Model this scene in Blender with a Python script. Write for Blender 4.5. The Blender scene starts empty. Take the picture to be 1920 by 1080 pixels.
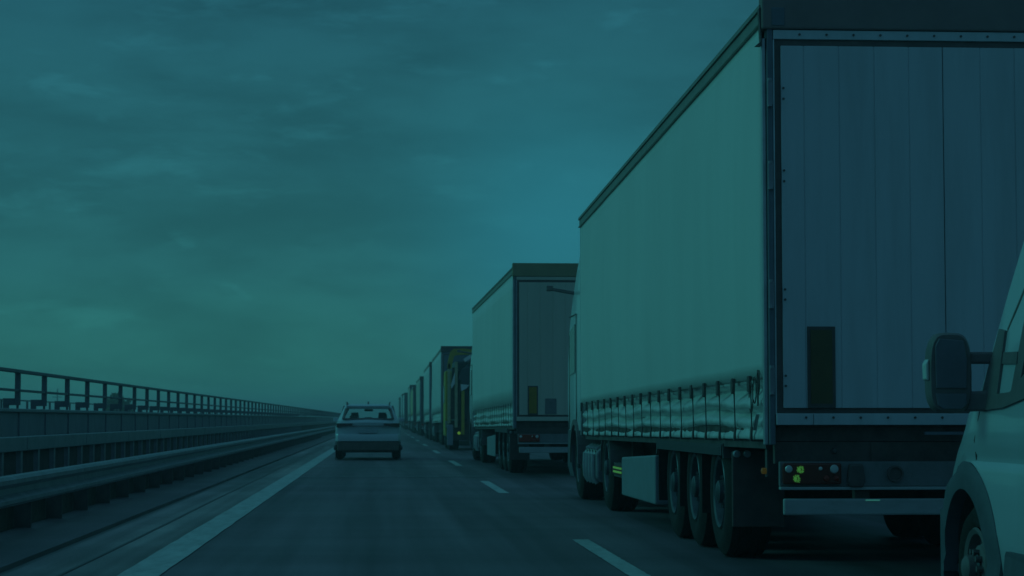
import bpy, bmesh, math, random
from mathutils import Vector, noise

random.seed(7)
R = math.radians
scene = bpy.context.scene
COL = scene.collection

# ------------------------------------------------------------------ camera
cam_data = bpy.data.cameras.new('camera')
cam = bpy.data.objects.new('camera', cam_data)
COL.objects.link(cam)
cam.location = (0, 0, 1.11)
cam.rotation_euler = (R(90 + 3.595), 0, R(-3.573))
cam_data.sensor_width = 36
cam_data.lens = 73.125
cam_data.clip_start = 0.1
cam_data.clip_end = 20000
cam_data.dof.use_dof = True
cam_data.dof.focus_distance = 15.5
cam_data.dof.aperture_fstop = 7.0
scene.camera = cam

# ------------------------------------------------------------------ sky
SUN_DIR = Vector((-0.93, 0.20, 0.52)).normalized()      # towards the bright side of the overcast
GLOW_DIR = Vector((0.085, 0.993, 0.083)).normalized()   # thin cloud low ahead
world = bpy.data.worlds.new('World')
scene.world = world
world.use_nodes = True
nt = world.node_tree
nt.nodes.clear()
N = lambda t: nt.nodes.new(t)
LK = nt.links.new


def wmath(op, a, b=None, clamp=False):
    n = N('ShaderNodeMath')
    n.operation = op
    n.use_clamp = clamp
    for i, v in enumerate((a, b)):
        if v is None:
            continue
        if isinstance(v, (int, float)):
            n.inputs[i].default_value = v
        else:
            LK(v, n.inputs[i])
    return n.outputs[0]


def wmix(fac, a, b, blend='MIX'):
    n = N('ShaderNodeMix')
    n.data_type = 'RGBA'
    n.blend_type = blend
    for sock, v in ((n.inputs[0], fac), (n.inputs[6], a), (n.inputs[7], b)):
        if isinstance(v, (int, float)):
            sock.default_value = v
        elif isinstance(v, tuple):
            sock.default_value = (*v, 1)
        else:
            LK(v, sock)
    return n.outputs[2]


tc = N('ShaderNodeTexCoord')
sep = N('ShaderNodeSeparateXYZ')
LK(tc.outputs['Generated'], sep.inputs[0])
zc = sep.outputs['Z']
ramp = N('ShaderNodeValToRGB')
LK(wmath('MULTIPLY', wmath('MAXIMUM', zc, 0.0), 1.0), ramp.inputs[0])
els = ramp.color_ramp.elements
els[0].position = 0.0
els[0].color = (0.0275, 0.205, 0.155, 1)
els[1].position = 1.0
els[1].color = (0.0280, 0.110, 0.180, 1)
for pos, c in ((0.035, (0.0220, 0.152, 0.136, 1)), (0.07, (0.0190, 0.126, 0.131, 1)), (0.12, (0.0174, 0.114, 0.134, 1)), (0.20, (0.0150, 0.094, 0.123, 1))):
    e = els.new(pos)
    e.color = c
# the sky opposite the bright side is a little bluer
back = wmath('MULTIPLY', wmath('MAXIMUM', wmath('MULTIPLY', sep.outputs['Y'], -1.0), 0.0), 0.8)
grad = wmix(back, ramp.outputs[0], (0.024, 0.098, 0.172))
# cloud streaks
mp = N('ShaderNodeMapping')
mp.inputs['Scale'].default_value = (1.0, 1.0, 3.2)
mp.inputs['Location'].default_value = (0.35, 0.0, 0.11)
LK(tc.outputs['Generated'], mp.inputs[0])
n1 = N('ShaderNodeTexNoise')
n1.inputs['Scale'].default_value = 6.5
n1.inputs['Detail'].default_value = 5
n1.inputs['Roughness'].default_value = 0.58
n1.inputs['Distortion'].default_value = 0.15
LK(mp.outputs[0], n1.inputs['Vector'])
n2 = N('ShaderNodeTexNoise')
n2.inputs['Scale'].default_value = 21
n2.inputs['Detail'].default_value = 4
n2.inputs['Roughness'].default_value = 0.6
n2.inputs['Distortion'].default_value = 0.25
LK(mp.outputs[0], n2.inputs['Vector'])
c1 = N('ShaderNodeMapRange')
c1.interpolation_type = 'SMOOTHSTEP'
for i, v in ((1, 0.36), (2, 0.66), (3, 0.80), (4, 1.12)):
    c1.inputs[i].default_value = v
LK(n1.outputs[0], c1.inputs[0])
c2 = N('ShaderNodeMapRange')
c2.interpolation_type = 'SMOOTHSTEP'
for i, v in ((1, 0.54), (2, 0.74), (3, 0.0), (4, 0.26)):
    c2.inputs[i].default_value = v
LK(n2.outputs[0], c2.inputs[0])
cl = wmath('ADD', c1.outputs[0], c2.outputs[0])
clv = N('ShaderNodeCombineColor')
for i in range(3):
    LK(cl, clv.inputs[i])
col = wmix(1.0, grad, clv.outputs[0], 'MULTIPLY')
# glow of the sun behind thin cloud, low over the queue
dotn = N('ShaderNodeVectorMath')
dotn.operation = 'DOT_PRODUCT'
LK(tc.outputs['Generated'], dotn.inputs[0])
dotn.inputs[1].default_value = GLOW_DIR
g = wmath('POWER', wmath('MAXIMUM', dotn.outputs['Value'], 0.0), 520.0)
col = wmix(wmath('MULTIPLY', g, 1.0), col, wmix(0.15, (0.0200, 0.182, 0.240), col), 'MIX')
bg = N('ShaderNodeBackground')
LK(col, bg.inputs[0])
bg.inputs[1].default_value = 1.0
sky = N('ShaderNodeTexSky')                 # a trace of clear sky through the cloud
sky.sky_type = 'NISHITA'
sky.sun_disc = False
sky.sun_elevation = math.asin(SUN_DIR.z)
sky.sun_rotation = math.atan2(SUN_DIR.x, SUN_DIR.y)
bg2 = N('ShaderNodeBackground')
LK(wmix(1.0, sky.outputs[0], (0.10, 0.70, 0.85), 'MULTIPLY'), bg2.inputs[0])
bg2.inputs[1].default_value = 0.002
add = N('ShaderNodeAddShader')
LK(bg.outputs[0], add.inputs[0])
LK(bg2.outputs[0], add.inputs[1])
wo = N('ShaderNodeOutputWorld')
LK(add.outputs[0], wo.inputs[0])

# ------------------------------------------------------------------ sun
sun_data = bpy.data.lights.new('sun', 'SUN')
sun_data.energy = 1.0
sun_data.color = (0.038, 0.335, 0.295)
sun_data.angle = R(24)
sun = bpy.data.objects.new('sun', sun_data)
COL.objects.link(sun)
sun.rotation_euler = (-SUN_DIR).to_track_quat('-Z', 'Y').to_euler()
sun.location = (-30, 10, 30)

scene.view_settings.view_transform = 'Standard'
scene.view_settings.look = 'None'
scene.view_settings.exposure = 0
scene.view_settings.gamma = 1
scene.render.engine = 'CYCLES'
scene.cycles.use_denoising = True
scene.cycles.max_bounces = 8
scene.cycles.volume_bounces = 1


# ------------------------------------------------------------------ materials
MATS = {}


def mat(name, base, rough=0.6, metal=0.0, var=0.15, scale=3.0, stretch=(1, 1, 1), bump=0.0, bscale=60.0,
        emit=None, estr=0.0, spec=0.5, coat=0.0, dirt=None, dirt_amt=0.0):
    """principled material: base colour broken up by noise, optional dirt and fine relief"""
    if name in MATS:
        return MATS[name]
    m = bpy.data.materials.new(name)
    m.use_nodes = True
    t = m.node_tree
    p = t.nodes['Principled BSDF']
    p.inputs['Roughness'].default_value = rough
    p.inputs['Metallic'].default_value = metal
    p.inputs['Specular IOR Level'].default_value = spec
    p.inputs['Coat Weight'].default_value = coat
    co = t.nodes.new('ShaderNodeTexCoord')
    mpn = t.nodes.new('ShaderNodeMapping')
    mpn.inputs['Scale'].default_value = stretch
    t.links.new(co.outputs['Object'], mpn.inputs[0])
    nz = t.nodes.new('ShaderNodeTexNoise')
    nz.inputs['Scale'].default_value = scale
    nz.inputs['Detail'].default_value = 6
    nz.inputs['Roughness'].default_value = 0.62
    t.links.new(mpn.outputs[0], nz.inputs['Vector'])
    rp = t.nodes.new('ShaderNodeValToRGB')
    rp.color_ramp.elements[0].position = 0.3
    rp.color_ramp.elements[1].position = 0.7
    rp.color_ramp.elements[0].color = (*[max(0, b * (1 - var)) for b in base], 1)
    rp.color_ramp.elements[1].color = (*[min(1, b * (1 + var)) for b in base], 1)
    t.links.new(nz.outputs[0], rp.inputs[0])
    out = rp.outputs[0]
    if dirt:
        dn = t.nodes.new('ShaderNodeTexNoise')
        dn.inputs['Scale'].default_value = scale * 2.3
        dn.inputs['Detail'].default_value = 8
        dn.inputs['Roughness'].default_value = 0.7
        t.links.new(mpn.outputs[0], dn.inputs['Vector'])
        dr = t.nodes.new('ShaderNodeMapRange')
        dr.inputs[1].default_value = 0.45
        dr.inputs[2].default_value = 0.75
        dr.inputs[4].default_value = dirt_amt
        t.links.new(dn.outputs[0], dr.inputs[0])
        mx = t.nodes.new('ShaderNodeMix')
        mx.data_type = 'RGBA'
        t.links.new(dr.outputs[0], mx.inputs[0])
        t.links.new(out, mx.inputs[6])
        mx.inputs[7].default_value = (*dirt, 1)
        out = mx.outputs[2]
    t.links.new(out, p.inputs['Base Color'])
    if bump:
        bn = t.nodes.new('ShaderNodeTexNoise')
        bn.inputs['Scale'].default_value = bscale
        bn.inputs['Detail'].default_value = 4
        t.links.new(mpn.outputs[0], bn.inputs['Vector'])
        bp = t.nodes.new('ShaderNodeBump')
        bp.inputs['Strength'].default_value = bump
        bp.inputs['Distance'].default_value = 0.02
        t.links.new(bn.outputs[0], bp.inputs['Height'])
        t.links.new(bp.outputs[0], p.inputs['Normal'])
    if emit:
        p.inputs['Emission Color'].default_value = (*emit, 1)
        p.inputs['Emission Strength'].default_value = estr
    MATS[name] = m
    return m


def glass_mat(name, tint=(0.95, 0.97, 0.97), rough=0.02, alpha=0.55):
    if name in MATS:
        return MATS[name]
    m = bpy.data.materials.new(name)
    m.use_nodes = True
    t = m.node_tree
    t.nodes.clear()
    o = t.nodes.new('ShaderNodeOutputMaterial')
    tr = t.nodes.new('ShaderNodeBsdfTransparent')
    tr.inputs[0].default_value = (*tint, 1)
    gl = t.nodes.new('ShaderNodeBsdfGlossy')
    gl.inputs['Roughness'].default_value = rough
    lw = t.nodes.new('ShaderNodeLayerWeight')
    lw.inputs['Blend'].default_value = 0.25
    nz = t.nodes.new('ShaderNodeTexNoise')
    nz.inputs['Scale'].default_value = 3
    mr = t.nodes.new('ShaderNodeMapRange')
    mr.inputs[3].default_value = 0.8
    mr.inputs[4].default_value = 1.0
    t.links.new(nz.outputs[0], mr.inputs[0])
    fr = t.nodes.new('ShaderNodeMath')
    fr.operation = 'MULTIPLY'
    t.links.new(lw.outputs['Facing'], fr.inputs[0])
    pw_ = t.nodes.new('ShaderNodeMath')
    pw_.operation = 'POWER'
    pw_.inputs[1].default_value = 3.0
    t.links.new(lw.outputs['Facing'], pw_.inputs[0])
    t.links.new(pw_.outputs[0], fr.inputs[0])
    t.links.new(mr.outputs[0], fr.inputs[1])
    mx = t.nodes.new('ShaderNodeMixShader')
    t.links.new(fr.outputs[0], mx.inputs[0])
    t.links.new(tr.outputs[0], mx.inputs[1])
    t.links.new(gl.outputs[0], mx.inputs[2])
    t.links.new(mx.outputs[0], o.inputs[0])
    MATS[name] = m
    return m


M_CURTAIN = mat('curtain_tarpaulin', (0.74, 0.74, 0.70), 0.42, var=0.05, scale=0.7, stretch=(1, 1, 0.25), bump=0.05, bscale=3,
                dirt=(0.45, 0.43, 0.38), dirt_amt=0.12)
M_SKIRT = mat('skirt_tarpaulin', (0.70, 0.70, 0.67), 0.38, var=0.08, scale=2.5, bump=0.08, bscale=9, dirt=(0.3, 0.27, 0.22), dirt_amt=0.35)
M_DOOR = mat('door_plank_paint', (0.60, 0.62, 0.64), 0.45, var=0.06, scale=1.1, stretch=(2, 1, 0.2), dirt=(0.32, 0.31, 0.30), dirt_amt=0.3)
M_DARK = mat('dark_steel', (0.115, 0.085, 0.08), 0.6, var=0.3, scale=5, dirt=(0.18, 0.13, 0.11), dirt_amt=0.4)
M_HEADER = mat('dark_header_paint', (0.25, 0.185, 0.175), 0.65, var=0.12, scale=3, dirt=(0.32, 0.24, 0.2), dirt_amt=0.3)
M_HEADER2 = mat('flare_tinted_header', (0.34, 0.30, 0.17), 0.65, var=0.1, scale=3)  # sun flare veiling the second truck, put into its header colour
M_DOOR2 = mat('flare_tinted_door', (0.60, 0.58, 0.46), 0.5, var=0.06, scale=1, stretch=(2, 1, 0.2))  # pale doors warmed in colour to carry the same veil of flare
M_UNDER = mat('chassis_road_grime', (0.115, 0.082, 0.072), 0.85, var=0.3, scale=6, dirt=(0.18, 0.13, 0.11), dirt_amt=0.5)
M_RUBBER = mat('tyre_rubber', (0.032, 0.024, 0.022), 0.95, var=0.25, scale=9, bump=0.2, bscale=40, dirt=(0.08, 0.06, 0.05), dirt_amt=0.35)
M_SEAL = mat('black_door_seal', (0.16, 0.115, 0.105), 0.75, var=0.2, scale=6)
M_ALU = mat('anodised_aluminium', (0.52, 0.53, 0.55), 0.38, 0.5, var=0.1, scale=4, stretch=(1, 0.3, 1), dirt=(0.25, 0.23, 0.2), dirt_amt=0.3)
M_RAILDARK = mat('cant_rail_aluminium', (0.27, 0.26, 0.22), 0.45, 0.3, var=0.15, scale=5)
M_POST = mat('corner_post_paint', (0.17, 0.175, 0.21), 0.45, var=0.15, scale=4, dirt=(0.12, 0.1, 0.09), dirt_amt=0.3)
M_STEEL = mat('galvanised_steel', (0.31, 0.285, 0.315), 0.45, 0.4, var=0.18, scale=3, dirt=(0.12, 0.11, 0.10), dirt_amt=0.4)
M_RIM = mat('steel_rim', (0.11, 0.11, 0.125), 0.42, 0.4, var=0.4, scale=8, dirt=(0.12, 0.1, 0.09), dirt_amt=0.4)
M_GREYBOX = mat('grey_painted_panel', (0.30, 0.31, 0.34), 0.5, var=0.08, scale=2, dirt=(0.2, 0.18, 0.15), dirt_amt=0.35)
M_BARWHITE = mat('underrun_bar_paint', (0.46, 0.47, 0.46), 0.5, var=0.1, scale=3, stretch=(0.4, 1, 1), dirt=(0.2, 0.17, 0.14), dirt_amt=0.5)
M_PANEL = mat('lamp_panel_paint', (0.22, 0.21, 0.21), 0.55, var=0.15, scale=4, dirt=(0.12, 0.09, 0.08), dirt_amt=0.5)
M_PLAC = mat('olive_placard', (0.12, 0.085, 0.03), 0.5, var=0.15, scale=6)
M_PLAC2 = mat('bright_olive_placard', (0.34, 0.21, 0.03), 0.5, var=0.15, scale=6)
M_LENSRED = mat('red_lens', (0.30, 0.035, 0.02), 0.25, var=0.1, scale=8)
M_LENSCLEAR = mat('clear_lens', (0.65, 0.65, 0.62), 0.18, var=0.1, scale=8, spec=0.7)
M_LEDGREEN = mat('lit_lamp_segments', (0.3, 0.3, 0.1), 0.3, emit=(0.055, 0.27, 0.04), estr=0.45)
M_AMBER = mat('lit_amber_marker', (0.10, 0.06, 0.02), 0.3, emit=(0.10, 0.085, 0.015), estr=0.2)
M_WHITE = mat('white_vehicle_paint', (0.56, 0.58, 0.61), 0.30, var=0.03, scale=2, coat=0.4, dirt=(0.4, 0.38, 0.34), dirt_amt=0.12)
M_CABWHITE = mat('cab_paint', (0.68, 0.70, 0.70), 0.32, var=0.04, scale=2, coat=0.3)
M_BLACKPL = mat('black_plastic', (0.20, 0.155, 0.155), 0.6, var=0.15, scale=8, bump=0.1, bscale=90)
M_CLADDING = mat('grey_black_cladding', (0.125, 0.115, 0.135), 0.65, var=0.15, scale=8, bump=0.1, bscale=90)
M_MIRROR = mat('mirror_glass', (0.21, 0.185, 0.22), 0.4, var=0.15, scale=4, spec=0.25)
M_DGLASS = mat('dark_window_glass', (0.035, 0.04, 0.045), 0.12, var=0.1, scale=2, spec=0.5)
M_GLASS = glass_mat('clear_window_glass')
M_SILVER = mat('silver_car_paint', (0.60, 0.63, 0.67), 0.36, 0.0, var=0.03, scale=3, coat=0.3)
M_YELLOW = mat('yellow_equipment_paint', (0.50, 0.37, 0.05), 0.5, var=0.15, scale=3, dirt=(0.2, 0.15, 0.08), dirt_amt=0.4)
M_YGREEN = mat('pale_yellow_post_paint', (0.50, 0.46, 0.27), 0.5, var=0.15, scale=3, dirt=(0.25, 0.2, 0.12), dirt_amt=0.4)
M_STRAP = mat('strap_webbing', (0.075, 0.075, 0.075), 0.8, var=0.2, scale=20)


# ------------------------------------------------------------------ mesh helpers
class MB:
    def __init__(self):
        self.v, self.f = [], []

    def add(self, vs, fs):
        k = len(self.v)
        self.v += [tuple(p) for p in vs]
        self.f += [tuple(i + k for i in q) for q in fs]
        return self

    def box(self, x0, x1, y0, y1, z0, z1):
        return self.add([(x0, y0, z0), (x1, y0, z0), (x1, y1, z0), (x0, y1, z0), (x0, y0, z1), (x1, y0, z1), (x1, y1, z1), (x0, y1, z1)],
                        [(0, 3, 2, 1), (4, 5, 6, 7), (0, 1, 5, 4), (1, 2, 6, 5), (2, 3, 7, 6), (3, 0, 4, 7)])

    def hexa(self, bottom, top):
        return self.add(list(bottom) + list(top), [(3, 2, 1, 0), (4, 5, 6, 7), (0, 1, 5, 4), (1, 2, 6, 5), (2, 3, 7, 6), (3, 0, 4, 7)])

    def prism(self, pts, axis, a, b):
        """pts: 2-D outline in the two other axes (in x,y,z order), extruded along axis a..b"""
        def mk(p, t):
            if axis == 'x':
                return (t, p[0], p[1])
            if axis == 'y':
                return (p[0], t, p[1])
            return (p[0], p[1], t)
        n = len(pts)
        vs = [mk(p, a) for p in pts] + [mk(p, b) for p in pts]
        fs = [tuple(range(n)), tuple(range(2 * n - 1, n - 1, -1))] + [(i, i + n, (i + 1) % n + n, (i + 1) % n) for i in range(n)]
        return self.add(vs, fs)

    def loft(self, rings, cap=True, closed=True):
        n = len(rings[0])
        vs = [p for r in rings for p in r]
        fs = []
        for k in range(len(rings) - 1):
            for i in range(n if closed else n - 1):
                j = (i + 1) % n
                fs.append((k * n + i, k * n + j, (k + 1) * n + j, (k + 1) * n + i))
        if cap and closed:
            fs.append(tuple(range(n - 1, -1, -1)))
            fs.append(tuple((len(rings) - 1) * n + i for i in range(n)))
        return self.add(vs, fs)

    def lathe(self, prof, axis='x', n=24, c=(0, 0, 0), closed=True):
        """prof: (axial, radius) points"""
        rings = []
        for a, r in prof:
            ring = []
            for i in range(n):
                t = 2 * math.pi * i / n
                u, w = r * math.cos(t), r * math.sin(t)
                p = {'x': (a, u, w), 'y': (u, a, w), 'z': (u, w, a)}[axis]
                ring.append((p[0] + c[0], p[1] + c[1], p[2] + c[2]))
            rings.append(ring)
        return self.loft(rings, cap=closed)

    def cyl(self, c, axis, r, a, b, n=14):
        return self.lathe([(a, r), (b, r)], axis, n, c)

    def tube(self, path, r, n=6):
        path = [Vector(p) for p in path]
        rings = []
        for i, p in enumerate(path):
            d = (path[min(i + 1, len(path) - 1)] - path[max(i - 1, 0)]).normalized()
            up = Vector((0, 0, 1)) if abs(d.z) < 0.9 else Vector((1, 0, 0))
            s = d.cross(up).normalized()
            u = s.cross(d).normalized()
            rr = r[i] if isinstance(r, (list, tuple)) else r
            rings.append([tuple(p + s * math.cos(2 * math.pi * k / n) * rr + u * math.sin(2 * math.pi * k / n) * rr) for k in range(n)])
        return self.loft(rings)

    def beam(self, a, b, w, h):
        """square beam between two points"""
        a, b = Vector(a), Vector(b)
        d = (b - a).normalized()
        up = Vector((0, 0, 1)) if abs(d.z) < 0.9 else Vector((1, 0, 0))
        s = d.cross(up).normalized() * w / 2
        u = s.cross(d).normalized() * h / 2
        ring = lambda p: [tuple(p - s - u), tuple(p + s - u), tuple(p + s + u), tuple(p - s + u)]
        return self.loft([ring(a), ring(b)])

    def grid(self, fn, nu, nv):
        vs = [fn(i / nu, j / nv) for j in range(nv + 1) for i in range(nu + 1)]
        fs = [(j * (nu + 1) + i, j * (nu + 1) + i + 1, (j + 1) * (nu + 1) + i + 1, (j + 1) * (nu + 1) + i) for j in range(nv) for i in range(nu)]
        return self.add(vs, fs)

    def mesh(self, name, m, smooth=False, recalc=True):
        me = bpy.data.meshes.new(name)
        me.from_pydata(self.v, [], self.f)
        if recalc:
            bm = bmesh.new()
            bm.from_mesh(me)
            bmesh.ops.recalc_face_normals(bm, faces=bm.faces)
            bm.to_mesh(me)
            bm.free()
        if smooth:
            for q in me.polygons:
                q.use_smooth = True
            if smooth != 'all':
                me.set_sharp_from_angle(angle=R(38))
        me.materials.append(m)
        return me

    def build(self, name, m, parent=None, bevel=0.0, smooth=False, seg=2, solid=0.0, recalc=True):
        return put(name, self.mesh(name, m, smooth, recalc), parent, bevel=bevel, seg=seg, solid=solid)


def put(name, me, parent=None, loc=(0, 0, 0), rot=(0, 0, 0), bevel=0.0, seg=2, solid=0.0):
    o = bpy.data.objects.new(name, me)
    COL.objects.link(o)
    o.parent = parent
    o.location = loc
    o.rotation_euler = rot
    if solid:
        md = o.modifiers.new('solid', 'SOLIDIFY')
        md.thickness = solid
    if bevel:
        md = o.modifiers.new('bevel', 'BEVEL')
        md.width = bevel
        md.segments = seg
        md.limit_method = 'ANGLE'
        md.harden_normals = False
    return o


def root(name, loc, rz=0.0):
    o = bpy.data.objects.new(name, None)
    o.empty_display_size = 0.3
    COL.objects.link(o)
    o.location = loc
    o.rotation_euler = (0, 0, rz)
    return o


def tag(o, label=None, cat=None, group=None, kind=None):
    for k, v in (('label', label), ('category', cat), ('group', group), ('kind', kind)):
        if v:
            o[k] = v
    return o


def BOX(*a):
    return MB().box(*a)


def lerp(tab, t):
    if t <= tab[0][0]:
        return tab[0][1]
    for (a, va), (b, vb) in zip(tab, tab[1:]):
        if t <= b:
            k = (t - a) / (b - a)
            k = k * k * (3 - 2 * k)
            return va + (vb - va) * k
    return tab[-1][1]


def lin(tab, t):
    if t <= tab[0][0]:
        return tab[0][1]
    for (a, va), (b, vb) in zip(tab, tab[1:]):
        if t <= b:
            return va + (vb - va) * (t - a) / (b - a)
    return tab[-1][1]


# ------------------------------------------------------------------ ground, deck, road
def asphalt(name, base, streak=0.25, tracks=True):
    m = bpy.data.materials.new(name)
    m.use_nodes = True
    t = m.node_tree
    p = t.nodes['Principled BSDF']
    p.inputs['Specular IOR Level'].default_value = 0.42
    co = t.nodes.new('ShaderNodeTexCoord')

    def nz(scale, stretch, detail=5, rough=0.6):
        mpn = t.nodes.new('ShaderNodeMapping')
        mpn.inputs['Scale'].default_value = stretch
        t.links.new(co.outputs['Object'], mpn.inputs[0])
        n = t.nodes.new('ShaderNodeTexNoise')
        n.inputs['Scale'].default_value = scale
        n.inputs['Detail'].default_value = detail
        n.inputs['Roughness'].default_value = rough
        t.links.new(mpn.outputs[0], n.inputs['Vector'])
        return n.outputs[0]

    def mr(sock, a, b, c, d):
        n = t.nodes.new('ShaderNodeMapRange')
        for i, v in enumerate((a, b, c, d)):
            n.inputs[i + 1].default_value = v
        t.links.new(sock, n.inputs[0])
        return n.outputs[0]

    def mul(a, b):
        n = t.nodes.new('ShaderNodeMath')
        n.operation = 'MULTIPLY'
        t.links.new(a, n.inputs[0])
        t.links.new(b, n.inputs[1])
        return n.outputs[0]
    big = mr(nz(0.55, (1, 0.22, 1)), 0.3, 0.7, 1 - streak * 0.9, 1 + streak * 0.9)
    lanes = mr(nz(1.6, (1, 0.02, 1), 3), 0.38, 0.62, 1 - streak, 1 + streak)
    cross = mr(nz(0.5, (0.12, 1.0, 1), 4), 0.35, 0.7, 0.80, 1.22)
    grain = mr(nz(42, (1, 1, 1), 3, 0.7), 0.25, 0.75, 0.66, 1.36)
    v = mul(mul(big, lanes), mul(grain, cross))
    cc = t.nodes.new('ShaderNodeMix')
    cc.data_type = 'RGBA'
    cc.blend_type = 'MULTIPLY'
    cc.inputs[0].default_value = 1
    cc.inputs[6].default_value = (*base, 1)
    comb = t.nodes.new('ShaderNodeCombineColor')
    for i in range(3):
        t.links.new(v, comb.inputs[i])
    t.links.new(comb.outputs[0], cc.inputs[7])
    t.links.new(cc.outputs[2], p.inputs['Base Color'])
    t.links.new(mr(big, 0.8, 1.2, 0.50, 0.66), p.inputs['Roughness'])
    bp = t.nodes.new('ShaderNodeBump')
    bp.inputs['Strength'].default_value = 0.35
    bp.inputs['Distance'].default_value = 0.01
    t.links.new(nz(70, (1, 1, 1), 3, 0.7), bp.inputs['Height'])
    t.links.new(bp.outputs[0], p.inputs['Normal'])
    return m


M_ASPH = asphalt('asphalt', (0.140, 0.098, 0.116), 0.34)
M_SHOULD = asphalt('scuffed_shoulder_asphalt', (0.22, 0.18, 0.18), 0.5)
M_VERGE = asphalt('dark_verge_asphalt', (0.145, 0.11, 0.115), 0.2)
M_PAINT = mat('worn_road_paint', (0.46, 0.48, 0.48), 0.6, var=0.16, scale=4, stretch=(1, 0.25, 1), bump=0.15, bscale=60,
              dirt=(0.18, 0.18, 0.18), dirt_amt=0.55)
M_GROUND = mat('field_ground', (0.10, 0.11, 0.06), 0.9, var=0.35, scale=0.03, bump=0.1, bscale=1)
M_CONC = mat('weathered_concrete', (0.26, 0.26, 0.26), 0.75, var=0.2, scale=1.2, bump=0.15, bscale=30, dirt=(0.13, 0.12, 0.11), dirt_amt=0.5)
M_JOINT = mat('expansion_joint_steel', (0.24, 0.25, 0.26), 0.45, 0.3, var=0.2, scale=5)
Y0, Y1 = -30.0, 520.0


def sheet(name, x0, x1, y0, y1, z, m, parent=None, thick=0.0):
    b = MB()
    if thick:
        b.box(x0, x1, y0, y1, z - thick, z)
    else:
        b.add([(x0, y0, z), (x1, y0, z), (x1, y1, z), (x0, y1, z)], [(0, 1, 2, 3)])
    return b.build(name, m, parent)


g = sheet('ground', -1500, 1500, -300, 3000, -8, M_GROUND)
tag(g, 'open field far below the bridge', 'ground', kind='structure')
deck = sheet('bridge_deck', -13.0, 12.0, Y0, Y1, -0.012, M_CONC, thick=1.4)
tag(deck, 'concrete bridge deck under the road', 'bridge deck', kind='structure')
road = sheet('road', -1.86, 9.6, Y0, Y1, 0.0, M_ASPH)
tag(road, 'dark asphalt carriageway with two lanes', 'road', kind='structure')
sh = sheet('shoulder', -2.68, -1.86, Y0, Y1, 0.002, M_SHOULD)
tag(sh, 'narrow scuffed asphalt strip left of the white edge line', 'shoulder', kind='structure')
vg = sheet('verge', -3.62, -2.76, Y0, Y1, 0.03, M_VERGE, thick=0.05)
tag(vg, 'dark raised verge strip under the low guardrail', 'verge', kind='structure')
md_ = sheet('median_strip', -5.6, -3.66, Y0, Y1, 0.27, M_UNDER, thick=0.30)
tag(md_, 'dark raised plinth between the guardrails', 'verge', kind='structure')
ln = MB()
ny = 2600
ln.grid(lambda u, v: (-1.862 + 0.30 * u + 0.007 * noise.noise((u * 9, v * 500, 1.3)) + 0.006 * noise.noise((u * 9, v * 1900, 4.3)), Y0 + (Y1 - Y0) * v ** 1.0, 0.006), 1, ny)
ln.build('edge_line', M_PAINT, road)
for k in range(-1, 28):
    ya = 31.0 + 18.0 * (k - 1)
    MB().grid(lambda u, v, ya=ya: (1.745 + 0.15 * u + 0.012 * noise.noise((u * 5, v * 40 + ya, 0)) + 0.006 * noise.noise((u * 5, v * 160 + ya, 3)), ya + 6.1 * v + 0.05 * noise.noise((u * 3, ya, 2)), 0.005), 3, 70 if ya < 60 else 10).build('lane_dash', M_PAINT, road)
for yj in (40.1, 97.0):
    sheet('expansion_joint', -1.55, 9.5, yj, yj + 0.16, 0.004, M_JOINT, road)
# dark sealed joints along the shoulder
M_TAR = mat('bitumen_seal', (0.09, 0.07, 0.07), 0.5, var=0.2)
for x, w in ((-2.28, 0.03),):
    MB().grid(lambda u, v, x=x, w=w: (x + w * u + 0.03 * noise.noise((0, v * 60, x)), Y0 + (Y1 - Y0) * v, 0.008), 1, 200).build('tar_seam', M_TAR, sh)
sheet('drain_channel', -2.76, -2.68, Y0, Y1, -0.006, M_TAR, sh)

# ------------------------------------------------------------------ left side: guardrails, parapet, railing
# low W-beam guardrail
gr = root('guardrail', (-3.45, 0, 0))
tag(gr, 'low corrugated steel guardrail nearest the road on the left', 'guardrail')
prof = [(0.0, 0.30), (0.055, 0.305), (0.075, 0.33), (0.075, 0.365), (0.02, 0.395), (0.0, 0.41), (0.0, 0.465), (0.02, 0.48), (0.078, 0.51), (0.078, 0.55),
        (0.055, 0.578), (0.0, 0.585)]
outl = prof + [(p[0] - 0.012, p[1]) for p in reversed(prof)]
yb = -12.0
for k in range(80):
    ln_ = 4.0 if yb < 120 else 12.0
    me = MB().prism(outl, 'y', yb, yb + ln_ - 0.01 + 0.0).mesh('beam', M_STEEL)
    put('beam', me, gr)
    yb += ln_
    if yb > 330:
        break
me = BOX(-0.19, -0.02, -0.02, 0.02, -0.02, 0.52).mesh('post', M_DARK)
for k in range(68):
    put('post', me, gr, (0, -13.0 + 2.0 * k, 0))
# box-beam barrier behind it
br = root('box_beam_barrier', (-4.56, 0, 0))
tag(br, 'plain steel box beam barrier on close posts behind the corrugated guardrail', 'guardrail')
yb = -10.38
k = 0
while yb < 330:
    ln_ = 5.4 if yb < 130 else 20
    BOX(-0.10, 0.0, yb, yb + ln_ - 0.012, 0.70, 0.882).build('beam', M_STEEL, br, bevel=0.008)
    if yb < 130:
        BOX(-0.104, 0.006, yb - 0.22, yb + 0.22, 0.715, 0.868).build('splice_sleeve', M_STEEL, br)
    yb += ln_
me = BOX(-0.08, -0.02, -0.07, 0.07, -0.02, 0.70).mesh('post', M_STEEL)
for k in range(-22, 76):
    put('post', me, br, (0, 18.93 + 1.335 * k, 0))
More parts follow.
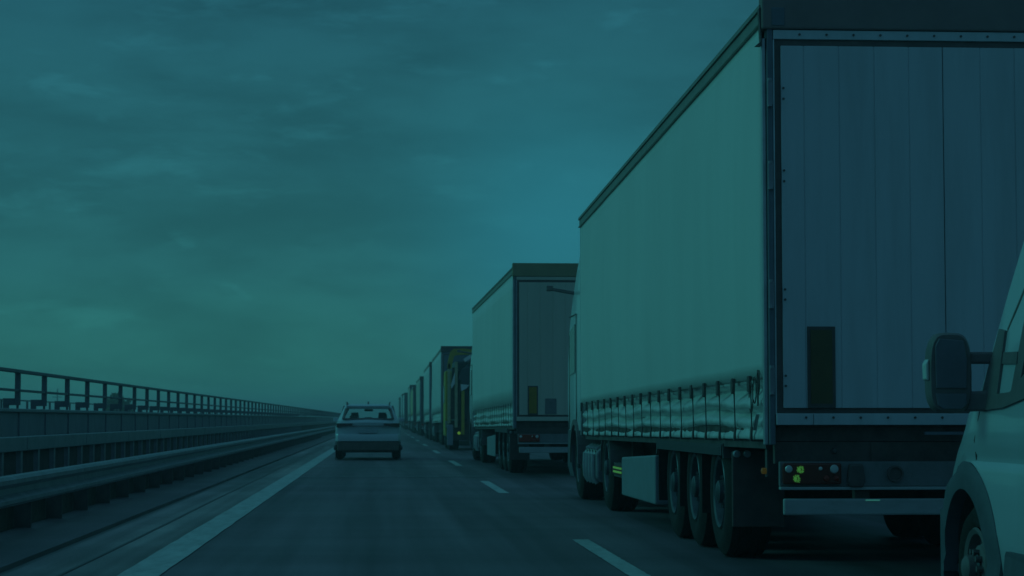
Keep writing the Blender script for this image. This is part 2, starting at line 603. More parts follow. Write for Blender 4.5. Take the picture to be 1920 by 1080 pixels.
# parapet with panels, cap and dark foot
M_PARA = mat('parapet_panel_paint', (0.26, 0.235, 0.27), 0.6, var=0.14, scale=1.5, stretch=(1, 1, 0.4), dirt=(0.10, 0.09, 0.08), dirt_amt=0.4)
pw = root('parapet_wall', (-5.5, 0, 0))
tag(pw, 'grey bridge parapet wall of steel panels under the left handrail', 'wall')
BOX(-0.30, -0.12, -14, 520, 0.20, 0.80).build('foot_wall', M_UNDER, pw)
ym = 27.13
me = BOX(-0.12, -0.02, 0.012, 2.488, 0.62, 1.205).mesh('panel', M_PARA)
me2 = BOX(-0.13, 0.004, -0.035, 0.035, 0.64, 1.203).mesh('joint_strip', M_PARA)
for k in range(-16, 110):
    put('panel', me, pw, (0, 27.13 + 2.5 * k, 0), bevel=0.0)
    if k < 60:
        put('joint_strip', me2, pw, (0, 27.13 + 2.5 * k, 0))
BOX(-0.16, 0.03, -14, 520, 1.207, 1.262).build('cap', M_STEEL, pw, bevel=0.012)
shade_wall = root('parapet_wall', (6.45, 0, 0))  # unseen wall, added to cut the light reaching under the trucks from the right
tag(shade_wall, 'unseen low parapet added on the far right to darken the road under the trucks', 'wall')
MB().prism([(0.0, -0.01), (0.0, 0.25), (0.12, 0.5), (0.16, 1.1), (0.42, 1.1), (0.46, -0.01)], 'y', -5, 420).build('shade_wall_body', M_UNDER, shade_wall)
BOX(0.13, 0.45, -5, 420, 1.102, 1.15).build('cap', M_CONC, shade_wall, bevel=0.01)
# handrail on the parapet
M_RAILING = mat('railing_paint', (0.17, 0.155, 0.175), 0.5, 0.2, var=0.15, scale=6)
rl = root('bridge_railing', (-5.5, 0, 1.26))
tag(rl, 'dark steel handrail with two bars on top of the left parapet', 'railing')
post = MB().box(-0.075, 0.0, -0.045, 0.045, 0.055, 0.56).box(-0.055, -0.02, -0.012, 0.012, 0.0, 0.056)
post_me = post.mesh('post', M_RAILING)
brk_me = MB().box(-0.25, -0.076, -0.05, 0.05, 0.055, 0.16).box(-0.25, -0.17, -0.045, 0.045, 0.0, 0.056).mesh('bracket', M_RAILING)
for k in range(-18, 112):
    p = put('post', post_me, rl, (0, 32.13 + 2.5 * k, 0))
    if k < 45:
        put('bracket', brk_me, p)
BOX(-0.09, 0.015, -13, 420, 0.545, 0.595).build('top_rail', M_RAILING, rl, bevel=0.006)
BOX(-0.055, -0.01, -13, 420, 0.26, 0.298).build('mid_rail', M_RAILING, rl, bevel=0.005)
# thin railing on the far edge of the bridge
fr = root('far_railing', (-12.2, 0, 0))
tag(fr, 'thin railing on the far edge of the bridge, glimpsed below the handrail', 'railing')
me = BOX(-0.03, 0.03, -0.05, 0.05, -0.01, 1.70).mesh('post', M_RAILING)
for k in range(60):
    put('post', me, fr, (0, 48.2 + 4.9 * k, 0))
BOX(-0.03, 0.03, 30, 400, 1.70, 1.745).build('top_rail', M_RAILING, fr)

# ------------------------------------------------------------------ wheels
def tyre_mesh(name, r, w, ri):
    b = MB()
    pr = [(-w / 2 + 0.02, ri), (-w / 2, ri + 0.03), (-w / 2 - 0.004, (r + ri) / 2), (-w / 2 + 0.012, r - 0.05), (-w / 2 + 0.04, r - 0.012)]
    for g_ in (-0.22, 0.0, 0.22):
        pr += [(w * g_ - 0.012, r), (w * g_ - 0.008, r - 0.014), (w * g_ + 0.008, r - 0.014), (w * g_ + 0.012, r)]
    pr += [(w / 2 - 0.04, r - 0.012), (w / 2 - 0.012, r - 0.05), (w / 2 + 0.004, (r + ri) / 2), (w / 2, ri + 0.03), (w / 2 - 0.02, ri)]
    b.lathe(pr, 'x', 36, closed=False)
    b.lathe([(-w / 2 + 0.02, ri), (w / 2 - 0.02, ri)], 'x', 36, closed=False)
    return b.mesh(name, M_RUBBER, smooth=True)


def rim_mesh(name, w, ri, dish=0.09, holes=10, side=-1):
    """steel rim: lip, dished disc with openings between spokes, hub and wheel nuts; outer face towards side*x"""
    b = MB()
    s = side
    o = s * (w / 2 - 0.012)
    b.lathe([(o, ri - 0.002), (o + s * 0.012, ri - 0.012), (o, ri - 0.035), (o - s * 0.05, ri - 0.05), (o - s * dish, ri - 0.06)], 'x', 32, closed=False)
    rin = ri * 0.55
    for k in range(holes):
        t0 = 2 * math.pi * (k + 0.16) / holes
        t1 = 2 * math.pi * (k + 0.84) / holes
        q = []
        for (rr, tt) in ((ri - 0.055, t0), (ri - 0.055, t1), (rin, t1 + 0.06), (rin, t0 - 0.06)):
            q.append((rr * math.cos(tt), rr * math.sin(tt)))
        a = o - s * dish
        c_ = o - s * (dish - 0.035)
        vs = [(a, *q[0]), (a, *q[1]), (c_, *q[2]), (c_, *q[3])]
        vs += [(p[0] - s * 0.012, p[1], p[2]) for p in vs]
        b.add(vs, [(0, 1, 2, 3), (7, 6, 5, 4), (0, 4, 5, 1), (1, 5, 6, 2), (2, 6, 7, 3), (3, 7, 4, 0)])
    hub = o - s * (dish - 0.035)
    b.lathe([(hub, rin), (hub + s * 0.012, rin * 0.8), (hub + s * 0.012, rin * 0.62), (hub + s * 0.07, rin * 0.55), (hub + s * 0.085, rin * 0.4), (hub + s * 0.088, 0.002)], 'x', 24, closed=False)
    for k in range(10):
        t = 2 * math.pi * k / 10
        b.cyl((hub + s * 0.012, rin * 0.74 * math.cos(t), rin * 0.74 * math.sin(t)), 'x', 0.016, 0, s * 0.03, 6)
    return b.mesh(name, M_RIM, smooth=True)


TRUCK_TYRE = tyre_mesh('truck_tyre', 0.52, 0.37, 0.30)
TRUCK_RIM_L = rim_mesh('truck_rim_left', 0.37, 0.30, side=-1)
TRUCK_RIM_R = rim_mesh('truck_rim_right', 0.37, 0.30, side=1)


def wheel(parent, x, y, z, tyre, riml, left=True):
    o = put('wheel', tyre, parent, (x, y, z))
    put('rim', riml, o)
    return o


# ------------------------------------------------------------------ semi trucks
def folds(u, y, amp=1.0):
    """depth of the skirt tarpaulin behind the curtain plane"""
    w = 0.06 * noise.noise((y * 0.55, 3.1, 0)) + 0.035 * math.sin(y * 1.7)
    k = 0.62 + 0.5 * noise.noise((y * 0.8, 9.2, 0.4))
    uu = u + w * (1 - abs(2 * u - 1))
    d = lerp([(0.0, 0.015), (0.04, 0.01), (0.18, 0.10 * k), (0.25, 0.004), (0.29, 0.0), (0.45, 0.105), (0.55, 0.006), (0.59, 0.0), (0.81, 0.10), (0.90, 0.014), (1.0, 0.03)], uu)
    cr = noise.noise((y * 2.6 + u * 3.0, u * 4.5, 1.0)) + 0.6 * noise.noise((y * 7 - u * 4.0, u * 6, 5.0))
    return d * amp * (0.75 + 0.5 * noise.noise((y * 1.1, u * 2, 8.0))) + 0.013 * cr


def semi(name, loc, rz, label, L=13.45, H=4.0, roof_drop=0.2, lod=0, curtain=None, door=None, placard=None, cab=None, cat='truck',
         group='trucks queuing in the right lane', W=2.55, lamps_lit=False, doors_on=True):
    curtain = curtain or M_CURTAIN
    door = door or M_DOOR
    cab = cab or M_CABWHITE
    t = root(name, loc, rz)
    tag(t, label, cat, group)
    zr = lambda y: H - roof_drop * y / L
    zb = lambda y: 1.405 - 0.10 * y / L
    zs = lambda y: 0.965 - 0.07 * y / L
    # cargo body: floor, roof, far curtain, front bulkhead
    MB().hexa([(0.02, 0.06, 0.955), (W - 0.02, 0.06, 0.955), (W - 0.02, L, 0.89), (0.02, L, 0.89)],
              [(0.02, 0.06, 1.06), (W - 0.02, 0.06, 1.06), (W - 0.02, L, 1.0), (0.02, L, 1.0)]).build('load_floor', M_UNDER, t)
    MB().hexa([(0.0, 0.06, zr(0) - 0.03), (W, 0.06, zr(0) - 0.03), (W, L, zr(L) - 0.03), (0.0, L, zr(L) - 0.03)],
              [(0.03, 0.0, zr(0)), (W - 0.03, 0.0, zr(0)), (W - 0.03, L, zr(L)), (0.03, L, zr(L))]).build('roof', M_RAILDARK, t)
    MB().hexa([(W - 0.03, 0.1, 0.97), (W, 0.1, 0.97), (W, L - 0.02, 0.9), (W - 0.03, L - 0.02, 0.9)],
              [(W - 0.03, 0.1, zr(0) - 0.1), (W, 0.1, zr(0) - 0.1), (W, L - 0.02, zr(L) - 0.1), (W - 0.03, L - 0.02, zr(L) - 0.1)]).build('curtain', curtain, t)
    BOX(0.02, W - 0.02, L - 0.05, L, 0.95, zr(L) - 0.035).build('front_bulkhead', M_CABWHITE, t, bevel=0.01)
    # left curtain
    nu = 90 if lod == 0 else 30

    def cf(u, v):
        y = 0.10 + (L - 0.14) * u
        z = zb(y) - 0.01 + (zr(y) - 0.10 - zb(y)) * v
        b = 0.028 * math.sin(math.pi * v) + 0.005 * math.sin(y * 2.1 + 0.4 * math.sin(v * 5)) + 0.016 * noise.noise((y * 0.45, v * 1.8, 4)) + 0.005 * noise.noise((y * 1.9, v * 2.5, 7))
        e_ = min(1.0, (y - 0.10) / 0.9, (L - 0.03 - y) / 0.9) * min(1.0, (1.0 - v) / 0.12)
        return (-0.014 - b * max(0.0, e_), y, z)
    MB().grid(cf, nu, 24 if lod == 0 else 8).build('side_curtain', curtain, t, smooth='all', solid=0.006, recalc=False)
    # skirt
    nu = 420 if lod == 0 else (90 if lod == 1 else 24)
    nv = 44 if lod == 0 else (18 if lod == 1 else 8)

    def sf(u, v):
        y = 0.16 + (L - 0.26) * u
        z = zs(y) + (zb(y) + 0.02 - zs(y)) * v + 0.012 * noise.noise((y * 1.3, 2, 2)) * (1 - v)
        return (-0.004 + folds(v, y), y, z)
    MB().grid(sf, nu, nv).build('skirt', M_SKIRT, t, smooth='all', solid=0.004, recalc=False)
    # straps with buckles
    if lod == 0:
        for k in range(19):
            y = 0.56 + 0.698 * k
            b = MB()
            zt, zl = zb(y), zs(y)
            jit = 0.02 * noise.noise((k * 3.3, 0, 0))
            b.beam((-0.02, y, zl - 0.01), (-0.026, y + jit, zt - 0.15), 0.024, 0.006)
            b.beam((-0.026, y + jit, zt - 0.16), (-0.03, y - 0.028, zt - 0.03), 0.016, 0.006)
            b.beam((-0.026, y + jit, zt - 0.16), (-0.03, y + 0.028, zt - 0.03), 0.016, 0.006)
            s_ = b.build('strap', M_STRAP, t)
            bk = MB().prism([(y - 0.034, zt + 0.015), (y + 0.034, zt + 0.015), (y + 0.045, zt - 0.05), (y + 0.03, zt - 0.10), (y - 0.03, zt - 0.10), (y - 0.045, zt - 0.05)], 'x', -0.05, -0.028)
            bk.build('buckle', M_DARK, s_, bevel=0.006)
            hk = MB().beam((-0.022, y, zl + 0.09), (-0.03, y, zl - 0.01), 0.045, 0.012)
            hk.build('hook', M_DARK, s_)
    elif lod == 1:
        b = MB()
        for k in range(19):
            y = 0.56 + 0.698 * k
            b.beam((-0.02, y, zs(y) - 0.01), (-0.03, y, zb(y) + 0.01), 0.045, 0.006)
        tag(b.build('straps', M_STRAP, t), kind='stuff')
    # cant rail
    if lod < 2:
        for sx, nm in ((0, 'cant_rail'), (1, 'cant_rail')):
            X = lambda x: x if sx == 0 else W - x
            b = MB()
            for (xa, xb, za, zb_) in ((-0.03, 0.05, -0.125, -0.040), (-0.045, 0.06, -0.040, -0.008), (-0.045, 0.0, -0.138, -0.125)):
                lo, hi = sorted((X(xa), X(xb)))
                b.hexa([(lo, 0.03, zr(0) + za), (hi, 0.03, zr(0) + za), (hi, L, zr(L) + za), (lo, L, zr(L) + za)],
                       [(lo, 0.03, zr(0) + zb_), (hi, 0.03, zr(0) + zb_), (hi, L, zr(L) + zb_), (lo, L, zr(L) + zb_)])
            b.build(nm, M_RAILDARK, t)
    else:
        MB().hexa([(-0.03, 0.03, zr(0) - 0.15), (0.05, 0.03, zr(0) - 0.15), (0.05, L, zr(L) - 0.15), (-0.03, L, zr(L) - 0.15)],
                  [(-0.03, 0.03, zr(0) - 0.008), (0.05, 0.03, zr(0) - 0.008), (0.05, L, zr(L) - 0.008), (-0.03, L, zr(L) - 0.008)]).build('cant_rail', M_RAILDARK, t)
    # front post of the curtain
    BOX(-0.02, 0.04, L - 0.045, L + 0.01, zs(L), zr(L) - 0.05).build('curtain_pole', M_ALU, t)
    # rear frame
    for x0, x1 in ((0.002, 0.042), (W - 0.042, W - 0.002)):
        BOX(x0, x1, -0.012, 0.09, 0.93, H - 0.10).build('corner_post', M_POST, t, bevel=0.006)
    BOX(-0.028, 0.0, 0.03, 0.085, 0.93, H - 0.24).build('curtain_pole', M_ALU, t, bevel=0.006)
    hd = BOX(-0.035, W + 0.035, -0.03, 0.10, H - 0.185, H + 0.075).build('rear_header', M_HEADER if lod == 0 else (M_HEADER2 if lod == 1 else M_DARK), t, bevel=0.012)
    if lod == 0:
        BOX(0.03, 0.125, -0.036, -0.02, H - 0.165, H - 0.035).build('corner_cap', M_POST, hd, bevel=0.01)
        MB().prism([(-0.052, H - 0.04), (-0.035, H - 0.03), (-0.035, H - 0.30), (-0.075, H - 0.30), (-0.04, H - 0.27)], 'y', 0.0, 0.06).build('gutter_end', M_DARK, hd)
    bar = BOX(0.045, W - 0.045, -0.016, 0.05, H - 0.255, H - 0.19).build('header_bar', door, t, bevel=0.004)
    BOX(0.045, W - 0.045, 0.0, 0.06, 1.14, H - 0.258).build('door_seal', M_SEAL, t)
    BOX(0.042, 0.052, -0.014, 0.0, 1.14, H - 0.258).build('trim_strip', M_ALU, t)
    # doors: vertical planks with gaps
    zt, zl = H - 0.302, 1.183
    nseam = [0.094, 0.256, 0.503, 0.751, 0.995, 1.237, 1.501, 1.745, 1.99, 2.235, 2.456]
    if lod < 2:
        BOX(0.097, 1.2345, -0.0175, 0.0, zl + 0.003, zt - 0.003).build('door_leaf', door, t)
        BOX(1.2395, 2.453, -0.0175, 0.0, zl + 0.003, zt - 0.003).build('door_leaf', door, t)
        for i, (a, b_) in enumerate(zip(nseam, nseam[1:])):
            g_ = 0.0024 if i != 4 else 0.003
            BOX(a + (0.0024 if i != 5 else 0.003), b_ - g_, -0.022 - 0.0015 * (i % 2), 0.0, zl, zt).build('door_plank', door, t, bevel=0.003, seg=1)
    else:
        BOX(0.094, W / 2 - 0.005, -0.02, 0.0, zl, zt).build('door', door, t)
        BOX(W / 2 + 0.005, W - 0.094, -0.02, 0.0, zl, zt).build('door', door, t)
    sill = BOX(0.046, W - 0.046, -0.03, 0.05, 1.066, 1.146).build('rear_sill', door, t, bevel=0.005)
    if lod == 0:
        hm = MB().box(-0.018, 0.018, -0.045, -0.012, -0.085, 0.085).cyl((0.0, -0.03, 0), 'z', 0.02, -0.10, -0.075, 8).cyl((0.0, -0.03, 0), 'z', 0.02, 0.075, 0.10, 8).mesh('hinge', M_STEEL)
        for xh in (0.017, W - 0.017):
            for z in (3.367, 2.79, 1.967, 1.374):
                put('hinge', hm, t, (xh, 0, z), bevel=0.004)
        bm_ = MB().cyl((0, 0, 0), 'y', 0.0085, -0.006, 0.004, 8).mesh('bolt', M_DARK)
        for z in (3.40, 3.325, 2.825, 2.75, 2.00, 1.93, 1.405, 1.335):
            put('bolt', bm_, t, (0.112, -0.025, z))
        for k in range(12):
            put('bolt', bm_, bar, (0.23 + 0.19 * k, -0.018, H - 0.222))
            put('bolt', bm_, sill, (0.25 + 0.19 * k, -0.032, 1.118))
        put('sill_joint', BOX(0.3, 0.303, -0.033, -0.029, 1.07, 1.142).mesh('sill_joint', M_DARK), sill)
        # drip-wire and loose strap ends at the rear of the skirt
        b = MB()
        for k in range(3):
            cy, cz, rr = 0.22 + 0.10 * k, 1.36 - 0.05 * k, 0.05 + 0.012 * k
            b.tube([(-0.035 - 0.008 * k, cy + rr * math.cos(a), cz + 1.5 * rr * math.sin(a)) for a in [i * 0.42 for i in range(14)]], 0.0045, 5)
        b.beam((-0.03, 0.26, 1.45), (-0.035, 0.24, 1.20), 0.03, 0.008)
        b.build('cord', M_DARK, t)
        MB().beam((-0.03, 0.40, 1.03), (-0.04, 0.22, 1.14), 0.025, 0.006).build('loose_strap', M_ALU, t)
    if placard:
        BOX(0.262, 0.458, -0.034, -0.024, zl - 0.0, 1.745).build('placard_frame', M_DARK, t, bevel=0.004)
        BOX(0.285, 0.435, -0.039, -0.0345, zl + 0.03, 1.72).build('placard', placard, t)
    if lod == 1:
        BOX(0.60, 0.82, -0.032, -0.024, 1.20, 1.50).build('notice', M_PANEL, t)
    # chassis
    for x in (0.72, W - 0.84):
        BOX(x, x + 0.12, 0.05, L - 0.8, 0.72, 0.95).build('chassis_rail', M_UNDER, t)
    BOX(0.05, W - 0.05, 0.06, 0.14, 0.80, 0.95).build('cross_member', M_UNDER, t)
    if lod < 2:
        MB().hexa([(0.03, 0.3, 0.90), (0.07, 0.3, 0.90), (0.07, L - 0.2, 0.84), (0.03, L - 0.2, 0.84)],
                  [(0.03, 0.3, 0.953), (0.07, 0.3, 0.953), (0.07, L - 0.2, 0.888), (0.03, L - 0.2, 0.888)]).build('side_rail', M_DARK, t)
    # rear lamps and underrun
    lp = BOX(0.07, W - 0.07, 0.0, 0.05, 0.645, 0.815).build('lamp_panel', M_PANEL, t, bevel=0.006)
    BOX(0.07, W - 0.07, -0.035, 0.045, 0.622, 0.643).build('panel_lip', M_BARWHITE, lp, bevel=0.004)
    BOX(0.094, W - 0.094, -0.02, 0.03, 0.449, 0.562).build('underrun_bar', M_BARWHITE, t, bevel=0.012)
    for x in (0.6, W - 0.7):
        BOX(x, x + 0.1, 0.031, 0.12, 0.50, 0.72).build('underrun_bracket', M_UNDER, t)
    for s_ in (0, 1):
        mx = lambda x: x if s_ == 0 else W - x
        lo, hi = sorted((mx(0.086), mx(0.492)))
        hs = BOX(lo, hi, -0.04, -0.001, 0.66, 0.806).build('tail_lamp', M_LENSRED if lod else mat('dark_red_lamp_housing', (0.16, 0.03, 0.02), 0.3, var=0.1), t, bevel=0.012)
        if lod < 2:
            for (x, z, rr, m_) in ((0.125, 0.765, 0.026, M_LENSCLEAR), (0.44, 0.765, 0.030, M_LENSCLEAR), (0.345, 0.768, 0.014, M_LENSCLEAR), (0.385, 0.70, 0.022, M_LENSRED), (0.455, 0.70, 0.020, M_LENSRED)):
                MB().lathe([(-0.041, rr), (-0.050, rr * 0.8), (-0.054, 0.003)], 'y', 16, (mx(x), 0, z)).build('lens', m_, hs, smooth=True)
        if lod == 0:
            for (x, z) in ((0.205, 0.762), (0.178, 0.70)):
                b = MB()
                for q in range(13):
                    a = 2 * math.pi * (q + 0.3 * noise.noise((q * 1.7, x * 40, 0))) / 13
                    r0, r1 = 0.011, 0.026 + 0.013 * noise.noise((q * 2.3, z * 30, 1.0))
                    b.beam((mx(x) + r0 * math.cos(a), -0.046, z + r0 * math.sin(a)), (mx(x) + r1 * math.cos(a), -0.046, z + r1 * math.sin(a)), 0.0036, 0.006)
                b.cyl((mx(x) - 0.006, -0.046, z), 'y', 0.010, -0.004, 0.003, 12)
                lit = M_LEDGREEN if s_ == 0 else M_LENSCLEAR
                b.build('led_ring', lit, hs)
    if lod == 0:
        bx = MB().prism([(0.545, 0.80), (0.64, 0.80), (0.655, 0.68), (0.64, 0.64), (0.545, 0.64), (0.53, 0.68)], 'y', -0.06, -0.001).build('coupling_box', M_DARK, lp, bevel=0.012)
        MB().lathe([(-0.001, 0.058), (-0.03, 0.056), (-0.03, 0.045), (-0.012, 0.043), (-0.012, 0.002)], 'y', 20, (0.872, 0, 0.732), closed=False).build('round_socket', M_SEAL, lp)
        BOX(1.07, 1.35, -0.07, -0.03, 1.00, 1.02).build('step_edge', M_POST, t)
        MB().lathe([(-0.001, 0.02), (-0.02, 0.016), (-0.022, 0.002)], 'y', 12, (0.46, 0.05, 0.89)).build('small_lamp', M_DARK, t)
        BOX(0.66, 0.76, -0.024, -0.020, 0.546, 0.556).build('reflector_glint', mat('glint_glow', (0.6, 0.6, 0.5), 0.2, emit=(0.03, 0.22, 0.16), estr=0.4), t)  # glint of reflected light on the bar, put in as emission
        # side marker lamps
        for (y, z) in ((0.40, 0.742),):
            MB().lathe([(0.06, 0.022), (0.02, 0.022), (0.012, 0.002)], 'x', 12, (0, y, z)).build('side_marker', M_AMBER, t)
        BOX(0.05, 0.12, 0.36, 0.44, 0.70, 0.95).build('marker_bracket', M_DARK, t)
        mk = BOX(0.04, 0.06, 9.15, 10.15, 0.475, 0.565).build('side_marker', mat('dark_red_marker', (0.14, 0.03, 0.02), 0.5), t)
        for z in (0.49, 0.535):
            BOX(0.03, 0.039, 9.2, 10.0, z, z + 0.022).build('light_bar', M_LEDGREEN, mk)
        BOX(0.06, 0.5, 9.15, 10.15, 0.44, 0.60).build('battery_box', M_DARK, t)
    # trailer bogie
    ys = (2.58, 3.90, 5.19)
    for y in ys:
        wheel(t, 0.06 + 0.19, y, 0.52, TRUCK_TYRE, TRUCK_RIM_L)
        wheel(t, W - 0.25, y, 0.52, TRUCK_TYRE, TRUCK_RIM_R)
        MB().cyl((0, y, 0.52), 'x', 0.07, 0.3, W - 0.3, 10).build('axle', M_UNDER, t)
    if lod < 2:
        b = MB()
        prf = [(2.05, 0.80), (2.10, 0.915), (6.05, 0.880), (6.10, 0.77), (6.04, 0.77), (6.0, 0.85), (2.15, 0.885), (2.11, 0.80)]
        for x0, x1 in ((0.02, 0.43), (W - 0.43, W - 0.02)):
            b.prism(prf, 'x', x0, x1)
        for z in (0.848, 0.868, 0.888):
            b.box(0.008, 0.019, 2.2, 5.95, z - 0.014, z - 0.006)
        b.box(0.012, 0.02, 2.12, 6.02, 0.82, 0.905)
        b.build('mudguard', mat('mudguard_plastic', (0.085, 0.07, 0.075), 0.55), t)
        fm = BOX(0.03, 0.42, -0.012, 0.012, 0.30, 0.84).mesh('mudflap', M_RUBBER)
        for y in (3.24, 4.55, 5.98):
            put('mudflap', fm, t, (0, y, 0.02))
        fl = BOX(0.03, 0.44, 1.72, 1.745, 0.28, 0.86).build('mudflap', M_SEAL, t, bevel=0.01)
        for x in (0.06, 0.14):
            MB().cyl((x, 1.65, 0.84), 'y', 0.028, 0, 0.06, 10).build('flap_clamp', M_ALU, fl, bevel=0.006)
    # side locker
    x1 = 0.55
    if lod < 2:
        MB().hexa([(0.03, 6.28, 0.262), (x1, 6.28, 0.262), (x1, 9.12, 0.255), (0.03, 9.12, 0.255)],
                  [(0.03, 6.28, 0.752), (x1, 6.28, 0.752), (x1, 9.12, 0.68), (0.03, 9.12, 0.68)]).build('side_locker', M_GREYBOX, t, bevel=0.02, seg=3)
        for x in (0.3, W - 0.42):
            BOX(x, x + 0.12, 10.3, 10.42, 0.25, 0.9).build('landing_leg', M_UNDER, t)
            BOX(x - 0.06, x + 0.18, 10.26, 10.46, 0.22, 0.25).build('landing_foot', M_UNDER, t)
    # ---------------- tractor unit
    yo = L - 13.45
    for x in (0.75, W - 0.87):
        BOX(x, x + 0.12, 10.2 + yo, 15.4 + yo, 0.62, 0.86).build('tractor_rail', M_UNDER, t)
    for y, xo in ((10.95, 0.05), (14.55, 0.05)):
        wheel(t, xo + 0.19, y + yo, 0.52, TRUCK_TYRE, TRUCK_RIM_L)
        wheel(t, W - xo - 0.19, y + yo, 0.52, TRUCK_TYRE, TRUCK_RIM_R)
        MB().cyl((0, y + yo, 0.52), 'x', 0.07, 0.3, W - 0.3, 10).build('axle', M_UNDER, t)
    for x0, x1 in ((0.04, 0.46), (W - 0.46, W - 0.04)):
        b = MB()
        out = [(10.95 + yo + 0.60 * math.cos(a), 0.46 + 0.56 * math.sin(a)) for a in [math.pi * i / 12 for i in range(13)]]
        inn = [(10.95 + yo + 0.57 * math.cos(a), 0.46 + 0.53 * math.sin(a)) for a in [math.pi * (12 - i) / 12 for i in range(13)]]
        b.prism(out + inn, 'x', x0, x1)
        b.build('drive_mudguard', M_BLACKPL, t)
    # ribbed tank
    tk = MB().prism([(0.05, 0.36), (0.12, 0.30), (0.62, 0.30), (0.66, 0.40), (0.66, 0.75), (0.12, 0.75), (0.05, 0.68)], 'y', 12.05 + yo, 13.55 + yo).build('fuel_tank', M_STEEL, t, bevel=0.03)
    for k in range(4):
        y = 12.25 + 0.36 * k + yo
        MB().tube([(0.14, y, 0.76), (0.06, y, 0.72), (0.03, y, 0.66), (0.025, y, 0.50), (0.03, y, 0.37), (0.08, y, 0.29)], 0.03, 8).build('tank_band', M_ALU, tk, smooth=True)
    # cab: stacked rounded sections
    lev = [(0.95, 13.78, 15.82, 2.50, 0.16), (1.4, 13.76, 15.90, 2.52, 0.18), (1.9, 13.75, 15.86, 2.52, 0.20), (2.4, 13.75, 15.68, 2.52, 0.28), (2.8, 13.75, 15.42, 2.50, 0.42),
           (3.15, 13.75, 15.15, 2.47, 0.60), (3.45, 13.75, 14.85, 2.42, 0.75), (3.65, 13.78, 14.6, 2.36, 0.70), (3.74, 13.84, 14.4, 2.26, 0.45)]

    def cab_ring(z, yb_, yf, w, rr):
        cx = W / 2
        pts = [(cx - w / 2, yb_ + yo), (cx + w / 2, yb_ + yo)]
        for s_, a0 in ((1, 0), (-1, math.pi / 2)):
            for i in range(6):
                a = a0 + math.pi / 2 * i / 5
                pts.append((cx + s_ * (w / 2 - rr) + rr * math.cos(a), yf - rr + rr * math.sin(a) + yo))
        return [(p[0], p[1], z) for p in pts]
    MB().loft([cab_ring(*l) for l in lev]).build('cab', cab, t, smooth=True)
    low = [(0.30, 15.05, 15.80, 2.46, 0.14), (0.45, 15.05, 15.92, 2.52, 0.16), (0.948, 15.05, 15.86, 2.52, 0.16)]
    MB().loft([cab_ring(*l) for l in low]).build('bumper', M_CLADDING, t, smooth=True)
    out = [(14.55 + yo + 0.64 * math.cos(a), 0.50 + 0.60 * math.sin(a)) for a in [math.pi * (i / 14) for i in range(15)]]
    inn = [(14.55 + yo + 0.56 * math.cos(a), 0.50 + 0.53 * math.sin(a)) for a in [math.pi * ((14 - i) / 14) for i in range(15)]]
    MB().prism(out + inn, 'x', -0.012, 0.42).build('wheel_arch', M_BLACKPL, t)
    MB().prism(out + inn, 'x', W - 0.42, W + 0.012).build('wheel_arch', M_BLACKPL, t)
    if lod < 2:
        for s_ in (0, 1):
            mx = (lambda x: x) if s_ == 0 else (lambda x: W - x)
            xs = sorted((mx(0.006), mx(0.02)))
            MB().prism([(14.55 + yo, 1.75), (15.36 + yo, 1.72), (15.30 + yo, 2.35), (14.55 + yo, 2.42)], 'x', *xs).build('side_window', M_DGLASS, t)
            xs = sorted((mx(0.008), mx(0.02)))
            d_ = MB()
            for (ya, yb2, za, zb2) in ((14.40, 14.412, 0.96, 2.55), (15.44, 15.452, 0.96, 2.3), (14.40, 15.452, 2.55, 2.56)):
                d_.box(xs[0], xs[1], ya + yo, yb2 + yo, za, zb2)
            d_.build('door_seam', M_DARK, t)
            # camera mirror arm
            a0 = (mx(0.10), 14.9 + yo, 2.86)
            b = MB().beam(a0, (mx(-0.30), 14.9 + yo, 2.93), 0.09, 0.045)
            b.box(*sorted((mx(-0.36), mx(-0.27))), 14.84 + yo, 14.96 + yo, 2.90, 2.975)
            b.build('mirror_arm', M_BLACKPL, t, bevel=0.012)
        MB().prism([(15.50 + yo, 1.98), (15.88 + yo, 1.90), (15.70 + yo, 2.42), (15.45 + yo, 2.78), (15.38 + yo, 2.70)], 'x', 0.28, W - 0.28).build('windscreen', M_DGLASS, t)
        # fairing between cab and trailer
        MB().hexa([(0.03, 13.5 + yo, 0.98), (0.06, 13.5 + yo, 0.98), (0.06, 13.76 + yo, 0.98), (0.03, 13.76 + yo, 0.98)],
                  [(0.06, 13.5 + yo, 3.6), (0.09, 13.5 + yo, 3.6), (0.09, 13.8 + yo, 3.6), (0.06, 13.8 + yo, 3.6)]).build('side_fairing', cab, t)
    return t


semi('semi_truck', (2.66, 14.2, 0), 0, 'nearest curtain-sided semi truck with dark strap buckles along its skirt and plank rear doors',
     placard=M_PLAC, lod=0)
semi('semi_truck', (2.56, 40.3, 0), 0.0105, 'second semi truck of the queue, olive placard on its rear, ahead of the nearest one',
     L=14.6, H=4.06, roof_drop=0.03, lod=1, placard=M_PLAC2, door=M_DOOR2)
M_CUR2 = mat('pale_curtain', (0.68, 0.69, 0.66), 0.45, var=0.05, scale=0.8)
M_CUR3 = mat('grey_green_curtain', (0.52, 0.54, 0.44), 0.5, var=0.08, scale=0.8)
M_CUR4 = mat('yellow_green_curtain', (0.55, 0.50, 0.26), 0.5, var=0.08, scale=0.8)
M_DOORD = mat('dark_blue_grey_doors', (0.17, 0.19, 0.22), 0.5, var=0.1, scale=1)
M_DOORB = mat('nearly_black_doors', (0.07, 0.075, 0.085), 0.5, var=0.1, scale=1)
semi('semi_truck', (2.47, 86.5, 0), 0.002, 'tall pale semi truck with blue-grey rear doors just ahead of the yellow-framed truck',
     L=14.6, H=4.05, roof_drop=0.1, lod=2, curtain=M_CUR2, door=M_DOORD, cab=M_CABWHITE)
